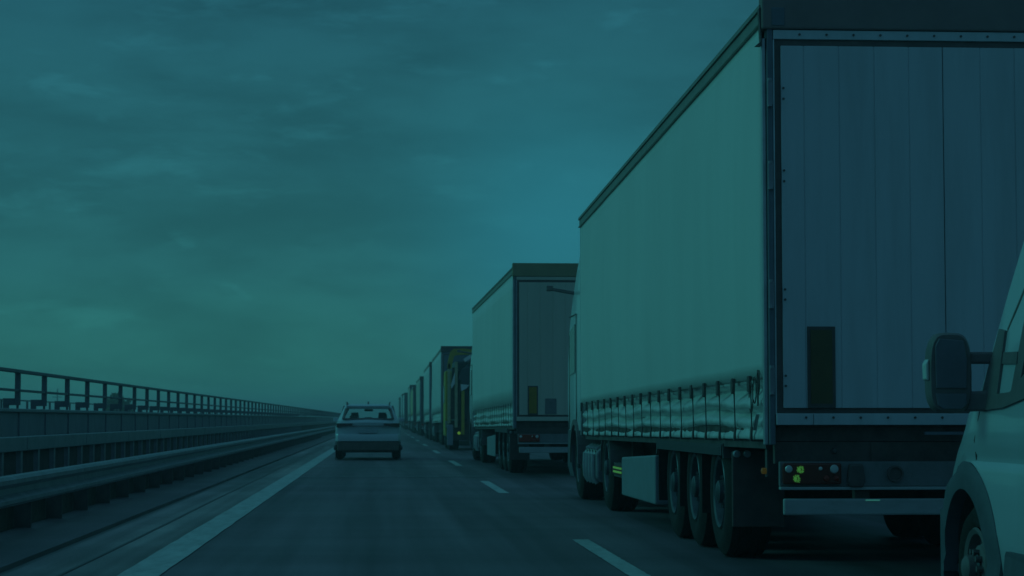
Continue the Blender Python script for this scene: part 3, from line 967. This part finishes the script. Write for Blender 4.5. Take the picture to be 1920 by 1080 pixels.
semi('semi_truck', (2.45, 107.0, 0), 0.0, 'pale semi truck with dark rear, fifth vehicle of the truck queue',
     L=14.0, H=3.95, roof_drop=0.05, lod=2, curtain=M_CUR2, door=M_DOORB)
semi('semi_truck', (2.42, 132.0, 0), 0.0, 'sixth truck of the queue, black rear doors and grey-green curtain',
     L=14.0, H=3.72, roof_drop=0.0, lod=2, curtain=M_CUR3, door=M_DOORB)
semi('semi_truck', (2.36, 157.0, 0), 0.0, 'yellow-green curtained truck, seventh in the queue',
     L=13.5, H=3.45, roof_drop=0.0, lod=2, curtain=M_CUR4, door=M_DOORB)
semi('semi_truck', (2.50, 186.0, 0), 0.0, 'small looking distant truck with pale curtain, eighth in the queue',
     L=13.5, H=4.05, roof_drop=0.0, lod=2, curtain=M_CUR3, door=M_DOORD)
semi('semi_truck', (2.30, 214.0, 0), 0.0, 'ninth truck of the queue, dark rear, far off beside the car roof',
     L=13.5, H=3.7, roof_drop=0.0, lod=2, curtain=M_CUR2, door=M_DOORB)
semi('semi_truck', (2.40, 248.0, 0), 0.0, 'second farthest truck of the queue, pale curtain above the car roof',
     L=13.5, H=4.0, roof_drop=0.0, lod=2, curtain=M_CUR2, door=M_DOORB)
semi('semi_truck', (2.40, 290.0, 0), 0.0, 'farthest truck of the queue, a tiny dark shape at the horizon',
     L=13.5, H=4.0, roof_drop=0.0, lod=2, curtain=M_CUR3, door=M_DOORB)

# ------------------------------------------------------------------ short truck with yellow lifting frame
t3 = root('skip_loader_truck', (2.33, 73.0, 0), 0.0)
tag(t3, 'short dark truck with yellow arched frame and pale upright posts at its rear', 'truck', 'trucks queuing in the right lane')
BOX(0.03, 2.45, 0.35, 6.2, 0.78, 1.02).build('load_bed', M_UNDER, t3)
BOX(0.25, 2.40, 0.55, 4.6, 1.02, 3.15).build('dark_load', M_DOORB, t3, bevel=0.06)
BOX(-0.03, 0.07, 0.0, 0.12, 0.95, 3.05).build('post', M_YGREEN, t3, bevel=0.01)
BOX(0.22, 0.32, 0.02, 0.14, 0.80, 3.10).build('post', M_YGREEN, t3, bevel=0.01)
BOX(0.45, 0.56, -0.02, 0.10, 0.55, 2.10).build('post', M_YELLOW, t3, bevel=0.01)
BOX(2.1, 2.2, 0.0, 0.12, 0.80, 3.05).build('post', M_YGREEN, t3, bevel=0.01)
arc = [(0.02, 2.95), (0.05, 3.15), (0.12, 3.40), (0.22, 3.50), (0.6, 3.52), (1.0, 3.46), (1.5, 3.50), (2.0, 3.40), (2.15, 3.1)]
MB().loft([[(x - 0.06 * (1 if i < 3 else 0), 0.0, z - 0.09), (x + 0.08, 0.0, z - 0.16 if 3 <= i <= 6 else z - 0.09), (x + 0.08, 0.16, z - 0.16 if 3 <= i <= 6 else z - 0.09), (x - 0.06, 0.16, z + 0.05), (x - 0.06, 0.0, z + 0.05)] for i, (x, z) in enumerate(arc)]).build('arched_frame', M_YELLOW, t3)
MB().prism([(0.42, 2.32), (0.72, 2.29), (0.62, 2.16), (0.44, 2.07)], 'y', -0.06, -0.025).build('pale_plate', M_CURTAIN, t3)
MB().prism([(0.08, 2.30), (0.22, 2.75), (0.22, 2.35), (0.10, 2.15)], 'y', -0.03, -0.005).build('pale_plate', M_CURTAIN, t3)
MB().beam((0.55, 0.05, 3.15), (0.95, 0.05, 3.42), 0.10, 0.12).build('brace', M_CURTAIN, t3)
BOX(0.0, 2.42, 0.2, 0.35, 0.35, 0.78).build('rear_beam', M_UNDER, t3)
MB().tube([(0.40, 0.25, 1.05), (0.36, 0.15, 1.9), (0.50, 0.1, 2.6), (0.75, 0.12, 3.1), (1.0, 0.2, 3.3)], 0.05, 8).build('hydraulic_hose', M_DARK, t3)
MB().cyl((0.85, 0.3, 2.75), 'y', 0.32, -0.22, 0.2, 20).build('hose_drum', M_DOORB, t3, bevel=0.03)
MB().beam((0.70, 0.08, 0.9), (0.95, 0.1, 2.5), 0.12, 0.12).build('lifting_strut', M_DARK, t3)
MB().beam((0.12, 0.2, 1.1), (0.24, 0.3, 2.9), 0.10, 0.2).build('lifting_strut', M_DARK, t3)
MB().prism([(0.32, 2.5), (0.45, 2.85), (0.72, 2.95), (0.98, 2.6), (0.80, 2.2), (0.5, 2.3)], 'y', -0.02, 0.2).build('folded_tarpaulin', M_DOORB, t3, bevel=0.04)
BOX(-0.05, 0.16, -0.02, 0.04, 0.18, 0.90).build('rear_locker', M_GREYBOX, t3, bevel=0.02)
MB().lathe([(0.0, 0.055), (-0.03, 0.045), (-0.034, 0.003)], 'y', 14, (0.375, 0.19, 0.607)).build('tail_lamp', mat('lit_tail_lamp', (0.5, 0.4, 0.05), 0.3, emit=(0.10, 0.26, 0.03), estr=0.6), t3)
for y in (1.4, 2.7, 5.4):
    wheel(t3, 0.22, y, 0.52, TRUCK_TYRE, TRUCK_RIM_L)
    wheel(t3, 2.25, y, 0.52, TRUCK_TYRE, TRUCK_RIM_R)
    MB().cyl((0, y, 0.52), 'x', 0.07, 0.3, 2.1, 8).build('axle', M_UNDER, t3)
MB().loft([[(0.02, 4.75, z), (2.45, 4.75, z), (2.45, yf, z), (0.02, yf, z)] for z, yf in ((0.45, 6.9), (1.5, 6.95), (2.3, 6.6), (2.9, 6.2))]).build('cab', M_YELLOW, t3, bevel=0.06)
MB().prism([(5.3, 1.7), (6.6, 1.7), (6.4, 2.3), (5.3, 2.35)], 'x', 0.005, 0.018).build('side_window', M_DGLASS, t3)


# ------------------------------------------------------------------ silver car ahead
car = root('estate_car', (-0.368, 55.92, 0))
tag(car, 'silver estate car driving ahead in the left lane beside the white line', 'car')


def car_ring(y, hw, zb, zt, rnd=0.0):
    half = [(0.0, zb), (hw * 0.80, zb), (hw - 0.015, zb + 0.09), (hw, (zb + zt) / 2 - 0.03), (hw - 0.012, zt - 0.20), (hw - 0.05, zt - 0.10), (hw - 0.13, zt - 0.02), (hw * 0.6, zt + 0.005), (0.0, zt + 0.02)]
    r_ = [(x, z) for x, z in half]
    l_ = [(-x, z) for x, z in reversed(half[1:-1])]
    return [(x, y + rnd * (abs(x) / hw) ** 3, z) for x, z in r_ + l_]


st = [(0.0, 0.80, 0.56, 0.98, 0.10), (0.035, 0.845, 0.51, 1.04, 0.09), (0.10, 0.872, 0.50, 1.09, 0.06), (0.30, 0.882, 0.36, 1.115, 0), (0.9, 0.882, 0.26, 1.10, 0), (2.2, 0.882, 0.24, 1.06, 0), (3.0, 0.88, 0.24, 1.0, 0),
      (3.7, 0.87, 0.28, 0.92, 0), (4.2, 0.83, 0.30, 0.80, 0), (4.4, 0.70, 0.36, 0.66, 0)]
MB().loft([car_ring(*s_) for s_ in st]).build('body', M_SILVER, car, smooth=True)
# bumper bulge and dark lower apron
MB().loft([[(-w, y, z) for (w, y, z) in r_] + [(w, y, z) for (w, y, z) in reversed(r_)] for r_ in
           [[(0.80, -0.02, z), (0.865, 0.06, z), (0.876, 0.2, z)] for z in (0.512, 0.56, 0.66)] + [[(0.79, 0.01, 0.70), (0.86, 0.07, 0.70), (0.87, 0.2, 0.70)]]]).build('rear_bumper', M_SILVER, car, smooth=True)
BOX(-0.83, 0.83, 0.0, 0.45, 0.25, 0.51).build('lower_apron', M_SEAL, car, bevel=0.04)
BOX(-0.70, 0.70, 0.46, 3.9, 0.20, 0.30).build('underbody', M_SEAL, car)
# greenhouse: roof, pillars, panes
MB().loft([[(-w, y, z - 0.05), (-w + 0.02, y, z - 0.012), (-w * 0.6, y, z + 0.012), (w * 0.6, y, z + 0.012), (w - 0.02, y, z - 0.012), (w, y, z - 0.05), (w * 0.6, y, z - 0.045), (-w * 0.6, y, z - 0.045)]
          for (y, w, z) in ((0.26, 0.60, 1.435), (0.34, 0.625, 1.465), (0.9, 0.645, 1.497), (1.7, 0.63, 1.495), (2.3, 0.60, 1.46), (2.55, 0.58, 1.425))]).build('roof', M_SILVER, car, smooth=True)
for s_ in (-1, 1):
    for (a, b_, w, h) in (((0.725, 0.12, 1.07), (0.605, 0.36, 1.43), 0.09, 0.12), ((0.74, 0.9, 1.07), (0.63, 0.95, 1.45), 0.05, 0.09), ((0.74, 1.9, 1.05), (0.63, 1.8, 1.45), 0.05, 0.09),
                          ((0.80, 3.15, 1.0), (0.575, 2.45, 1.42), 0.06, 0.08)):
        if a[1] < 0.5:
            MB().hexa([(s_ * 0.655, 0.10, 1.085), (s_ * 0.835, 0.20, 1.02), (s_ * 0.80, 0.42, 1.06), (s_ * 0.66, 0.25, 1.085)],
                      [(s_ * 0.575, 0.315, 1.425), (s_ * 0.635, 0.36, 1.44), (s_ * 0.635, 0.55, 1.45), (s_ * 0.575, 0.48, 1.43)]).build('pillar', M_SILVER, car, bevel=0.02, seg=3)
        else:
            MB().beam((s_ * a[0], a[1], a[2]), (s_ * b_[0], b_[1], b_[2]), w, h).build('pillar', M_BLACKPL, car)
    for (ya, yb_, yc, yd) in ((0.22, 0.86, 0.90, 0.45), (0.94, 1.86, 1.78, 0.97), (1.94, 3.02, 2.42, 1.83)):
        MB().hexa([(s_ * 0.74, ya, 1.09), (s_ * 0.736, ya, 1.09), (s_ * 0.736, yb_, 1.07), (s_ * 0.74, yb_, 1.07)],
                  [(s_ * 0.62, yd, 1.43), (s_ * 0.616, yd, 1.43), (s_ * 0.616, yc, 1.43), (s_ * 0.62, yc, 1.43)]).build('side_window', M_GLASS, car)
    # roof rail and wing mirror
    MB().tube([(s_ * 0.57, 0.45, 1.47), (s_ * 0.575, 0.50, 1.525), (s_ * 0.59, 0.9, 1.555), (s_ * 0.585, 1.7, 1.555), (s_ * 0.565, 2.2, 1.49)], 0.018, 6).build('roof_rail', M_BLACKPL, car)
    MB().hexa([(s_ * 0.83, 2.75, 1.02), (s_ * 1.0, 2.72, 1.03), (s_ * 0.99, 2.84, 1.03), (s_ * 0.83, 2.86, 1.02)],
              [(s_ * 0.84, 2.75, 1.13), (s_ * 0.99, 2.72, 1.14), (s_ * 0.98, 2.82, 1.14), (s_ * 0.84, 2.84, 1.13)]).build('wing_mirror', M_SILVER, car, bevel=0.02)
    # tail lamp: wraps the corner
    MB().hexa([(s_ * 0.42, -0.018, 0.935), (s_ * 0.60, -0.012, 0.905), (s_ * 0.60, 0.06, 0.905), (s_ * 0.42, 0.05, 0.935)],
              [(s_ * 0.42, -0.012, 0.985), (s_ * 0.60, 0.005, 0.985), (s_ * 0.60, 0.06, 0.985), (s_ * 0.42, 0.05, 0.985)]).hexa(
        [(s_ * 0.60, -0.012, 0.905), (s_ * 0.84, 0.05, 0.875), (s_ * 0.86, 0.20, 0.90), (s_ * 0.60, 0.06, 0.905)],
        [(s_ * 0.60, 0.005, 0.985), (s_ * 0.835, 0.07, 0.99), (s_ * 0.85, 0.22, 0.99), (s_ * 0.60, 0.06, 0.985)]).build('tail_lamp', mat('dark_tail_lamp', (0.07, 0.02, 0.02), 0.2, var=0.1), car)
    wh = put('wheel', tyre_mesh('car_tyre', 0.325, 0.215, 0.215) if s_ == -1 else bpy.data.meshes['car_tyre'], car, (s_ * 0.765, 0.86, 0.325))
    put('rim', rim_mesh('car_rim', 0.215, 0.215, 0.05, 5, s_), wh)
    wh = put('wheel', bpy.data.meshes['car_tyre'], car, (s_ * 0.765, 3.5, 0.325))
    put('rim', rim_mesh('car_rim', 0.215, 0.215, 0.05, 5, s_), wh)
    MB().lathe([(0.0, 0.36), (0.012, 0.36), (0.012, 0.002)], 'x', 24, (s_ * 0.874 - (0.006), 0.86, 0.34)).build('wheel_housing', M_SEAL, car)
# rear screen
MB().hexa([(-0.66, 0.105, 1.11), (0.66, 0.105, 1.11), (0.66, 0.11, 1.11), (-0.66, 0.11, 1.11)], [(-0.575, 0.315, 1.41), (0.575, 0.315, 1.41), (0.575, 0.32, 1.41), (-0.575, 0.32, 1.41)]).build('rear_window', M_GLASS, car)
b = MB()
for (a, c_) in (((-0.665, 0.10, 1.10), (-0.58, 0.32, 1.41)), ((0.665, 0.10, 1.10), (0.58, 0.32, 1.41)), ((-0.67, 0.10, 1.105), (0.67, 0.10, 1.105)), ((-0.585, 0.31, 1.408), (0.585, 0.31, 1.408))):
    b.beam(a, c_, 0.06, 0.035)
b.build('window_surround', M_BLACKPL, car)
MB().hexa([(-0.58, 2.46, 1.40), (0.58, 2.46, 1.40), (0.58, 2.47, 1.40), (-0.58, 2.47, 1.40)], [(-0.72, 3.1, 1.04), (0.72, 3.1, 1.04), (0.72, 3.11, 1.04), (-0.72, 3.11, 1.04)]).build('windscreen', M_GLASS, car)
MB().prism([(-0.60, 1.425), (0.60, 1.425), (0.57, 1.462), (-0.57, 1.462)], 'y', 0.20, 0.33).build('roof_spoiler', M_SILVER, car, bevel=0.012)
BOX(-0.50, 0.50, -0.014, 0.03, 0.905, 0.925).build('trim_strip', M_BLACKPL, car)
BOX(-0.26, 0.26, -0.012, 0.03, 0.715, 0.82).build('plate_recess', mat('plate_recess_paint', (0.42, 0.44, 0.47), 0.5), car, bevel=0.01)
MB().prism([(0.75, 1.49), (0.95, 1.49), (0.92, 1.53), (0.80, 1.575)], 'x', -0.02, 0.02).build('roof_aerial', M_BLACKPL, car)
for x, y, zt in ((-0.38, 2.0, 1.28), (0.38, 2.0, 1.28), (-0.40, 0.95, 1.19), (0.40, 0.95, 1.24), (0.0, 0.95, 1.15)):
    hw = 0.24 if y > 1.5 else 0.22
    b = MB().hexa([(x - hw, y, 0.5), (x + hw, y, 0.5), (x + hw, y + 0.16, 0.5), (x - hw, y + 0.16, 0.5)], [(x - hw * 0.85, y - 0.1, zt - 0.20), (x + hw * 0.85, y - 0.1, zt - 0.20), (x + hw * 0.85, y, zt - 0.20), (x - hw * 0.85, y, zt - 0.20)])
    b.hexa([(x - 0.12, y - 0.1, zt - 0.19), (x + 0.12, y - 0.1, zt - 0.19), (x + 0.12, y - 0.01, zt - 0.19), (x - 0.12, y - 0.01, zt - 0.19)], [(x - 0.10, y - 0.12, zt), (x + 0.10, y - 0.12, zt), (x + 0.10, y - 0.04, zt), (x - 0.10, y - 0.04, zt)])
    b.build('seat', M_BLACKPL, car, bevel=0.02)
BOX(-0.12, 0.12, 2.55, 2.58, 1.315, 1.375).build('rear_view_mirror', M_BLACKPL, car, bevel=0.01)
BOX(-0.74, 0.74, 2.6, 3.2, 0.95, 1.045).build('dashboard', M_BLACKPL, car, bevel=0.03)

# ------------------------------------------------------------------ white van
van = root('panel_van', (4.02, 10.59, 0))
tag(van, 'white panel van with black wheel arch and large wing mirror behind the nearest truck', 'van')
HW = [(-5.2, 1.02), (-0.3, 1.02), (0.0, 1.02), (0.2, 1.016), (0.4, 1.005), (0.6, 0.975), (0.78, 0.915), (0.88, 0.83), (0.94, 0.68)]
ZT = [(-5.2, 2.5), (-2.6, 2.5), (-1.9, 2.49), (-1.5, 2.47), (-1.25, 2.42), (-0.9, 2.20), (-0.5, 1.80), (-0.14, 1.415), (0.04, 1.22), (0.2, 1.155), (0.4, 1.10), (0.6, 1.03), (0.78, 0.95), (0.88, 0.85), (0.94, 0.70)]
HWT = [(-5.2, 0.88), (-1.5, 0.865), (-0.9, 0.87), (-0.3, 0.89), (0.04, 0.89), (0.2, 0.86), (0.6, 0.74), (0.88, 0.6), (0.94, 0.45)]
ZB = 0.28


def van_half(y):
    hw, zt, hwt = lin(HW, y), lin(ZT, y), lin(HWT, y)
    k = 1.0 if zt > 1.235 else (zt - 0.085 - ZB) / (1.15 - ZB)
    f = lambda z: ZB + (z - ZB) * k
    pts = [(0, ZB), (hw - 0.07, ZB), (hw - 0.015, f(0.36)), (hw, f(0.55)), (hw, f(0.845)), (hw - 0.006, f(0.872)), (hw - 0.020, f(0.895)), (hw - 0.020, f(0.925)), (hw - 0.004, f(0.955)), (hw - 0.002, f(1.05)), (hw - 0.012, f(1.15))]
    nar = max(0.0, min(1.0, (y + 0.1) / 0.8)) * 0.13
    pts = [(x - nar * max(0.0, min(1.0, (z - f(0.80)) / (f(1.15) - f(0.80)))), z) for x, z in pts]
    za = f(1.15)
    xa = pts[-1][0]
    xt, zt_ = hwt + 0.05, zt - 0.075
    for q in (0.33, 0.66, 1.0):
        pts.append((xa + (xt - xa) * q, za + (zt_ - za) * q))
    pts += [(hwt + 0.025, zt - 0.035), (hwt - 0.03, zt - 0.008), (hwt * 0.5, zt + 0.01), (0, zt + 0.015)]
    return pts


def van_x(y, z):
    """outer half width of the van side at (y, z)"""
    pts = van_half(y)
    for (xa, za), (xb, zb_) in zip(pts[2:], pts[3:]):
        if za <= z <= zb_ and zb_ > za:
            return xa + (xb - xa) * (z - za) / (zb_ - za)
    return pts[3][0]


def van_ring(y):
    h = van_half(y)
    return [(x, y, z) for x, z in h] + [(-x, y, z) for x, z in reversed(h[1:-1])]


ys_ = [-5.2, -4.0, -3.0, -2.6, -2.2, -1.9, -1.7, -1.5, -1.37, -1.25, -1.08, -0.9, -0.7, -0.5, -0.3, -0.14, -0.05, 0.04, 0.1, 0.2, 0.3, 0.4, 0.5, 0.6, 0.7, 0.78, 0.83, 0.88, 0.92, 0.94]
shell = MB().loft([van_ring(y) for y in ys_]).build('body', M_WHITE, van, smooth=True)
# cut the wheel openings
cut = MB()
for y in (0.0, -3.45):
    cut.cyl((0, y, 0.34), 'x', 0.425, -1.3, -0.62, 40).cyl((0, y, 0.34), 'x', 0.425, 0.62, 1.3, 40)
cutter = cut.build('cutter', M_BLACKPL, van)
bo = shell.modifiers.new('arches', 'BOOLEAN')
bo.operation = 'DIFFERENCE'
bo.object = cutter
bo.solver = 'EXACT'
bpy.context.view_layer.update()
dg = bpy.context.evaluated_depsgraph_get()
me = bpy.data.meshes.new_from_object(shell.evaluated_get(dg))
shell.modifiers.clear()
shell.data = me
me.materials.clear()
me.materials.append(M_WHITE)
for q in me.polygons:
    q.material_index = 0
me.set_sharp_from_angle(angle=R(30))
bpy.data.objects.remove(cutter)


def van_patch(name, poly, m, off=0.004, parent=None, side=-1, thick=0.012):
    """thin panel lying on the van side over polygon poly [(y, z)]"""
    n = len(poly)
    o_ = [(side * (van_x(y, z) + off), y, z) for y, z in poly]
    i_ = [(side * (van_x(y, z) + off - thick), y, z) for y, z in poly]
    fs = [tuple(range(n)), tuple(range(2 * n - 1, n - 1, -1))] + [(i, i + n, (i + 1) % n + n, (i + 1) % n) for i in range(n)]
    return MB().add(o_ + i_, fs).build(name, m, parent or van)


def strip_poly(path, w):
    a = [(y, z) for y, z in path]
    return a + [(y - w, z) for y, z in reversed(path)]


for sd in (-1, 1):
    # wheel-arch cladding: a ring following the body, outer edge proud
    b = MB()
    rings = []
    for i in range(33):
        a = R(-12) + R(204) * i / 32
        ca, sa = math.cos(a), math.sin(a)
        row = []
        for rr, off in ((0.405, -0.05), (0.41, 0.022), (0.47, 0.026), (0.535, 0.020), (0.552, 0.004), (0.545, -0.03)):
            y, z = rr * (1.06 if rr > 0.45 else 1.0) * ca, max(0.30, 0.34 + rr * sa)
            row.append((sd * (van_x(y, min(z, 0.84)) + off), y, z))
        rings.append(row)
    b.loft(rings)
    b.build('arch_cladding', M_CLADDING, van, smooth=True)
    # wheel well lining
    b = MB()
    rings = []
    for i in range(17):
        a = math.pi * i / 16
        rings.append([(sd * x, 0.418 * math.cos(a), 0.34 + 0.418 * math.sin(a)) for x in (0.62, 0.99)])
    b.loft(rings, cap=False, closed=False)
    b.build('wheel_well', M_SEAL, van, solid=0.004)
    for y in (0.0, -3.45):
        ty = bpy.data.meshes.get('van_tyre') or tyre_mesh('van_tyre', 0.345, 0.225, 0.21)
        w_ = put('wheel', ty, van, (sd * 0.865, y, 0.345))
        rm = rim_mesh('van_rim', 0.225, 0.21, 0.05, 8, sd)
        rm.materials[0] = M_BLACKPL
        put('rim', rm, w_)
        MB().lathe([(sd * 0.108, 0.085), (sd * 0.118, 0.075), (sd * 0.120, 0.05), (sd * 0.135, 0.045), (sd * 0.137, 0.002)], 'x', 24, closed=False).build('hub_cap', M_RIM, w_, smooth=True)
    # door glass, frame, mirror foot
    van_patch('window_frame', [(-0.73, 1.205), (-0.985, 1.84), (-1.10, 1.98), (-1.9, 2.06), (-1.9, 1.20)], M_BLACKPL, 0.003, side=sd)
    van_patch('door_window', [(-0.88, 1.25), (-1.05, 1.66), (-1.16, 1.90), (-1.84, 1.97), (-1.84, 1.25)], M_DGLASS, 0.007, side=sd)
    van_patch('mirror_foot', [(-0.26, 1.148), (-0.30, 1.36), (-0.37, 1.44), (-0.44, 1.555), (-0.575, 1.54), (-0.55, 1.232), (-0.76, 1.238), (-1.00, 1.33), (-1.00, 1.205), (-0.66, 1.163)], M_BLACKPL, 0.014, side=sd, thick=0.03)
    van_patch('window_bar', [(-0.56, 1.435), (-0.82, 1.430), (-0.82, 1.372), (-0.56, 1.378)], M_BLACKPL, 0.009, side=sd)
    van_patch('pillar_seam', [(-0.575, 1.55), (-0.80, 1.715), (-1.05, 1.905), (-1.20, 2.02), (-1.215, 2.01), (-1.065, 1.89), (-0.815, 1.70), (-0.585, 1.535)], M_DARK, 0.002, side=sd)
    van_patch('door_seam', [(-0.235, 1.146), (-0.165, 1.0), (-0.137, 0.90), (-0.147, 0.90), (-0.175, 1.0), (-0.245, 1.146)], M_DARK, 0.002, side=sd)
    van_patch('rub_strip', [(-0.70, 0.33), (-0.715, 0.455), (-0.74, 0.475), (-3.0, 0.475), (-3.0, 0.33)], M_CLADDING, 0.022, side=sd, thick=0.03)
    # wing mirror: housing, two panes facing back, repeater, arm
    cx = sd * 1.18
    mz = 1.34
    rings = []
    for (y, w, h0, h1) in ((-0.335, 0.100, 1.150, 1.530), (-0.32, 0.110, 1.140, 1.540), (-0.27, 0.112, 1.138, 1.543), (-0.20, 0.098, 1.155, 1.525), (-0.16, 0.070, 1.19, 1.48), (-0.145, 0.035, 1.25, 1.42)):
        row = []
        zc_, hh = (h0 + h1) / 2, (h1 - h0) / 2
        for i in range(28):
            a = 2 * math.pi * i / 28
            ca, sa = math.cos(a), math.sin(a)
            e = 0.50
            row.append((cx + w * math.copysign(abs(ca) ** e, ca) * (1 - 0.10 * max(0, sa)) , y + 0.02 * sa * 0, zc_ + hh * math.copysign(abs(sa) ** e, sa)))
        rings.append(row)
    wm = MB().loft(rings).build('wing_mirror', M_BLACKPL, van, smooth=True)
    MB().prism([(cx - 0.078, 1.262), (cx + 0.078, 1.262), (cx + 0.082, 1.40), (cx + 0.066, 1.50), (cx - 0.060, 1.51), (cx - 0.080, 1.47)], 'y', -0.345, -0.336).build('mirror_pane', M_MIRROR, wm, bevel=0.006)
    MB().prism([(cx - 0.070, 1.175), (cx - 0.04, 1.158), (cx + 0.05, 1.158), (cx + 0.078, 1.18), (cx + 0.078, 1.235), (cx - 0.080, 1.235)], 'y', -0.345, -0.336).build('wide_angle_pane', M_MIRROR, wm, bevel=0.006)
    MB().prism([(cx - sd * -0.108, 1.30), (cx - sd * -0.122, 1.305), (cx - sd * -0.124, 1.385), (cx - sd * -0.108, 1.41)], 'y', -0.325, -0.25).build('indicator', M_LENSCLEAR, wm, bevel=0.006)
    MB().beam((sd * 1.095, -0.27, 1.415), (sd * 0.95, -0.30, 1.415), 0.07, 0.06).build('mirror_arm', M_BLACKPL, wm, bevel=0.012)
    MB().beam((sd * 1.09, -0.27, 1.195), (sd * 0.98, -0.34, 1.20), 0.09, 0.10).build('mirror_arm', M_BLACKPL, wm, bevel=0.012)
# windscreen, grille, bumper
ws = []
for y in (0.0, -0.14, -0.5, -0.9, -1.2):
    zt, hwt = lin(ZT, y), lin(HWT, y)
    ws.append([(-hwt + 0.03, y, zt + 0.004), (0, y, zt + 0.024), (hwt - 0.03, y, zt + 0.004), (hwt - 0.03, y, zt - 0.03), (0, y, zt - 0.02), (-hwt + 0.03, y, zt - 0.03)])
MB().loft(ws).build('windscreen', M_DGLASS, van)
rb = []
for y in (0.48, 0.6, 0.7, 0.78, 0.83, 0.88, 0.92, 0.945):
    x = lin(HW, min(y, 0.94)) + 0.012
    rb.append([(-x, y + 0.012, 0.25), (-x, y + 0.012, 0.62), (x, y + 0.012, 0.62), (x, y + 0.012, 0.25)])
MB().loft(rb).build('bumper', M_CLADDING, van, smooth=True)
BOX(-0.95, 0.95, -5.235, -5.2, 0.5, 2.35).build('rear_door', M_WHITE, van, bevel=0.01)

# ------------------------------------------------------------------ far left: tree and pole
M_LEAF = mat('tree_leaves', (0.085, 0.10, 0.035), 0.7, var=0.5, scale=2)
M_BARK = mat('tree_bark', (0.10, 0.08, 0.06), 0.9, var=0.3, scale=4)


def tree(loc, h, rad, label):
    t = root('leafy_tree', loc)
    tag(t, label, 'tree')
    b = MB().tube([(0, 0, 0), (0.1, 0, h * 0.4), (0, 0.1, h * 0.75)], [0.32, 0.22, 0.08], 8)
    for k in range(7):
        a = k * 2.4
        b.tube([(0.08, 0, h * (0.35 + 0.05 * k)), (math.cos(a) * rad * 0.7, math.sin(a) * rad * 0.7, h * (0.5 + 0.055 * k))], [0.12, 0.03], 5)
    b.build('trunk', M_BARK, t)
    b = MB()
    cl_ = [(Vector((random.gauss(0, 0.42), random.gauss(0, 0.42), random.uniform(-0.5, 0.75))), random.uniform(0.28, 0.5)) for _ in range(26)]
    for _ in range(5200):
        c_, s_ = random.choice(cl_)
        d = Vector((random.gauss(0, 1), random.gauss(0, 1), random.gauss(0, 1))).normalized() * s_ * random.random() ** 0.4
        p = c_ + d
        p = Vector((p.x * rad, p.y * rad, h * 0.68 + p.z * h * 0.36))
        q = Vector((random.gauss(0, 1), random.gauss(0, 1), random.gauss(0, 1))).normalized()
        r_ = q.orthogonal().normalized() * random.uniform(0.16, 0.34)
        s2 = q.cross(r_)
        b.add([p - r_, p + s2 * 0.6, p + r_, p - s2 * 0.6], [(0, 1, 2, 3)])
    b.build('crown', M_LEAF, t, recalc=False)


tree((-31.1, 250, -8), 11.7, 1.5, 'small dark tree behind the left railing')
pl = root('lattice_mast', (-61.5, 400, -8))
tag(pl, 'faint thin mast far away behind the left railing', 'mast')
MB().tube([(0, 0, 0), (0, 0, 14.8)], [0.22, 0.10], 8).build('mast_pole', M_RAILING, pl)
MB().beam((-0.9, 0, 13.2), (0.9, 0, 13.2), 0.12, 0.12).build('cross_arm', M_RAILING, pl)

# ------------------------------------------------------------------ thin evening haze
hz = BOX(-1600, 1600, -400, 3100, -9.5, 16).build('haze', mat('unused', (0.5, 0.5, 0.5)))
tag(hz, 'thin even evening haze over the bridge', 'haze', kind='stuff')
hm_ = bpy.data.materials.new('haze_air')
hm_.use_nodes = True
ht = hm_.node_tree
ht.nodes.clear()
ho = ht.nodes.new('ShaderNodeOutputMaterial')
hv = ht.nodes.new('ShaderNodeVolumePrincipled')
hv.inputs['Color'].default_value = (0.95, 0.97, 0.97, 1)
hv.inputs['Density'].default_value = 0.0013
hv.inputs['Anisotropy'].default_value = 0.2
ht.links.new(hv.outputs[0], ho.inputs['Volume'])
hz.data.materials.clear()
hz.data.materials.append(hm_)
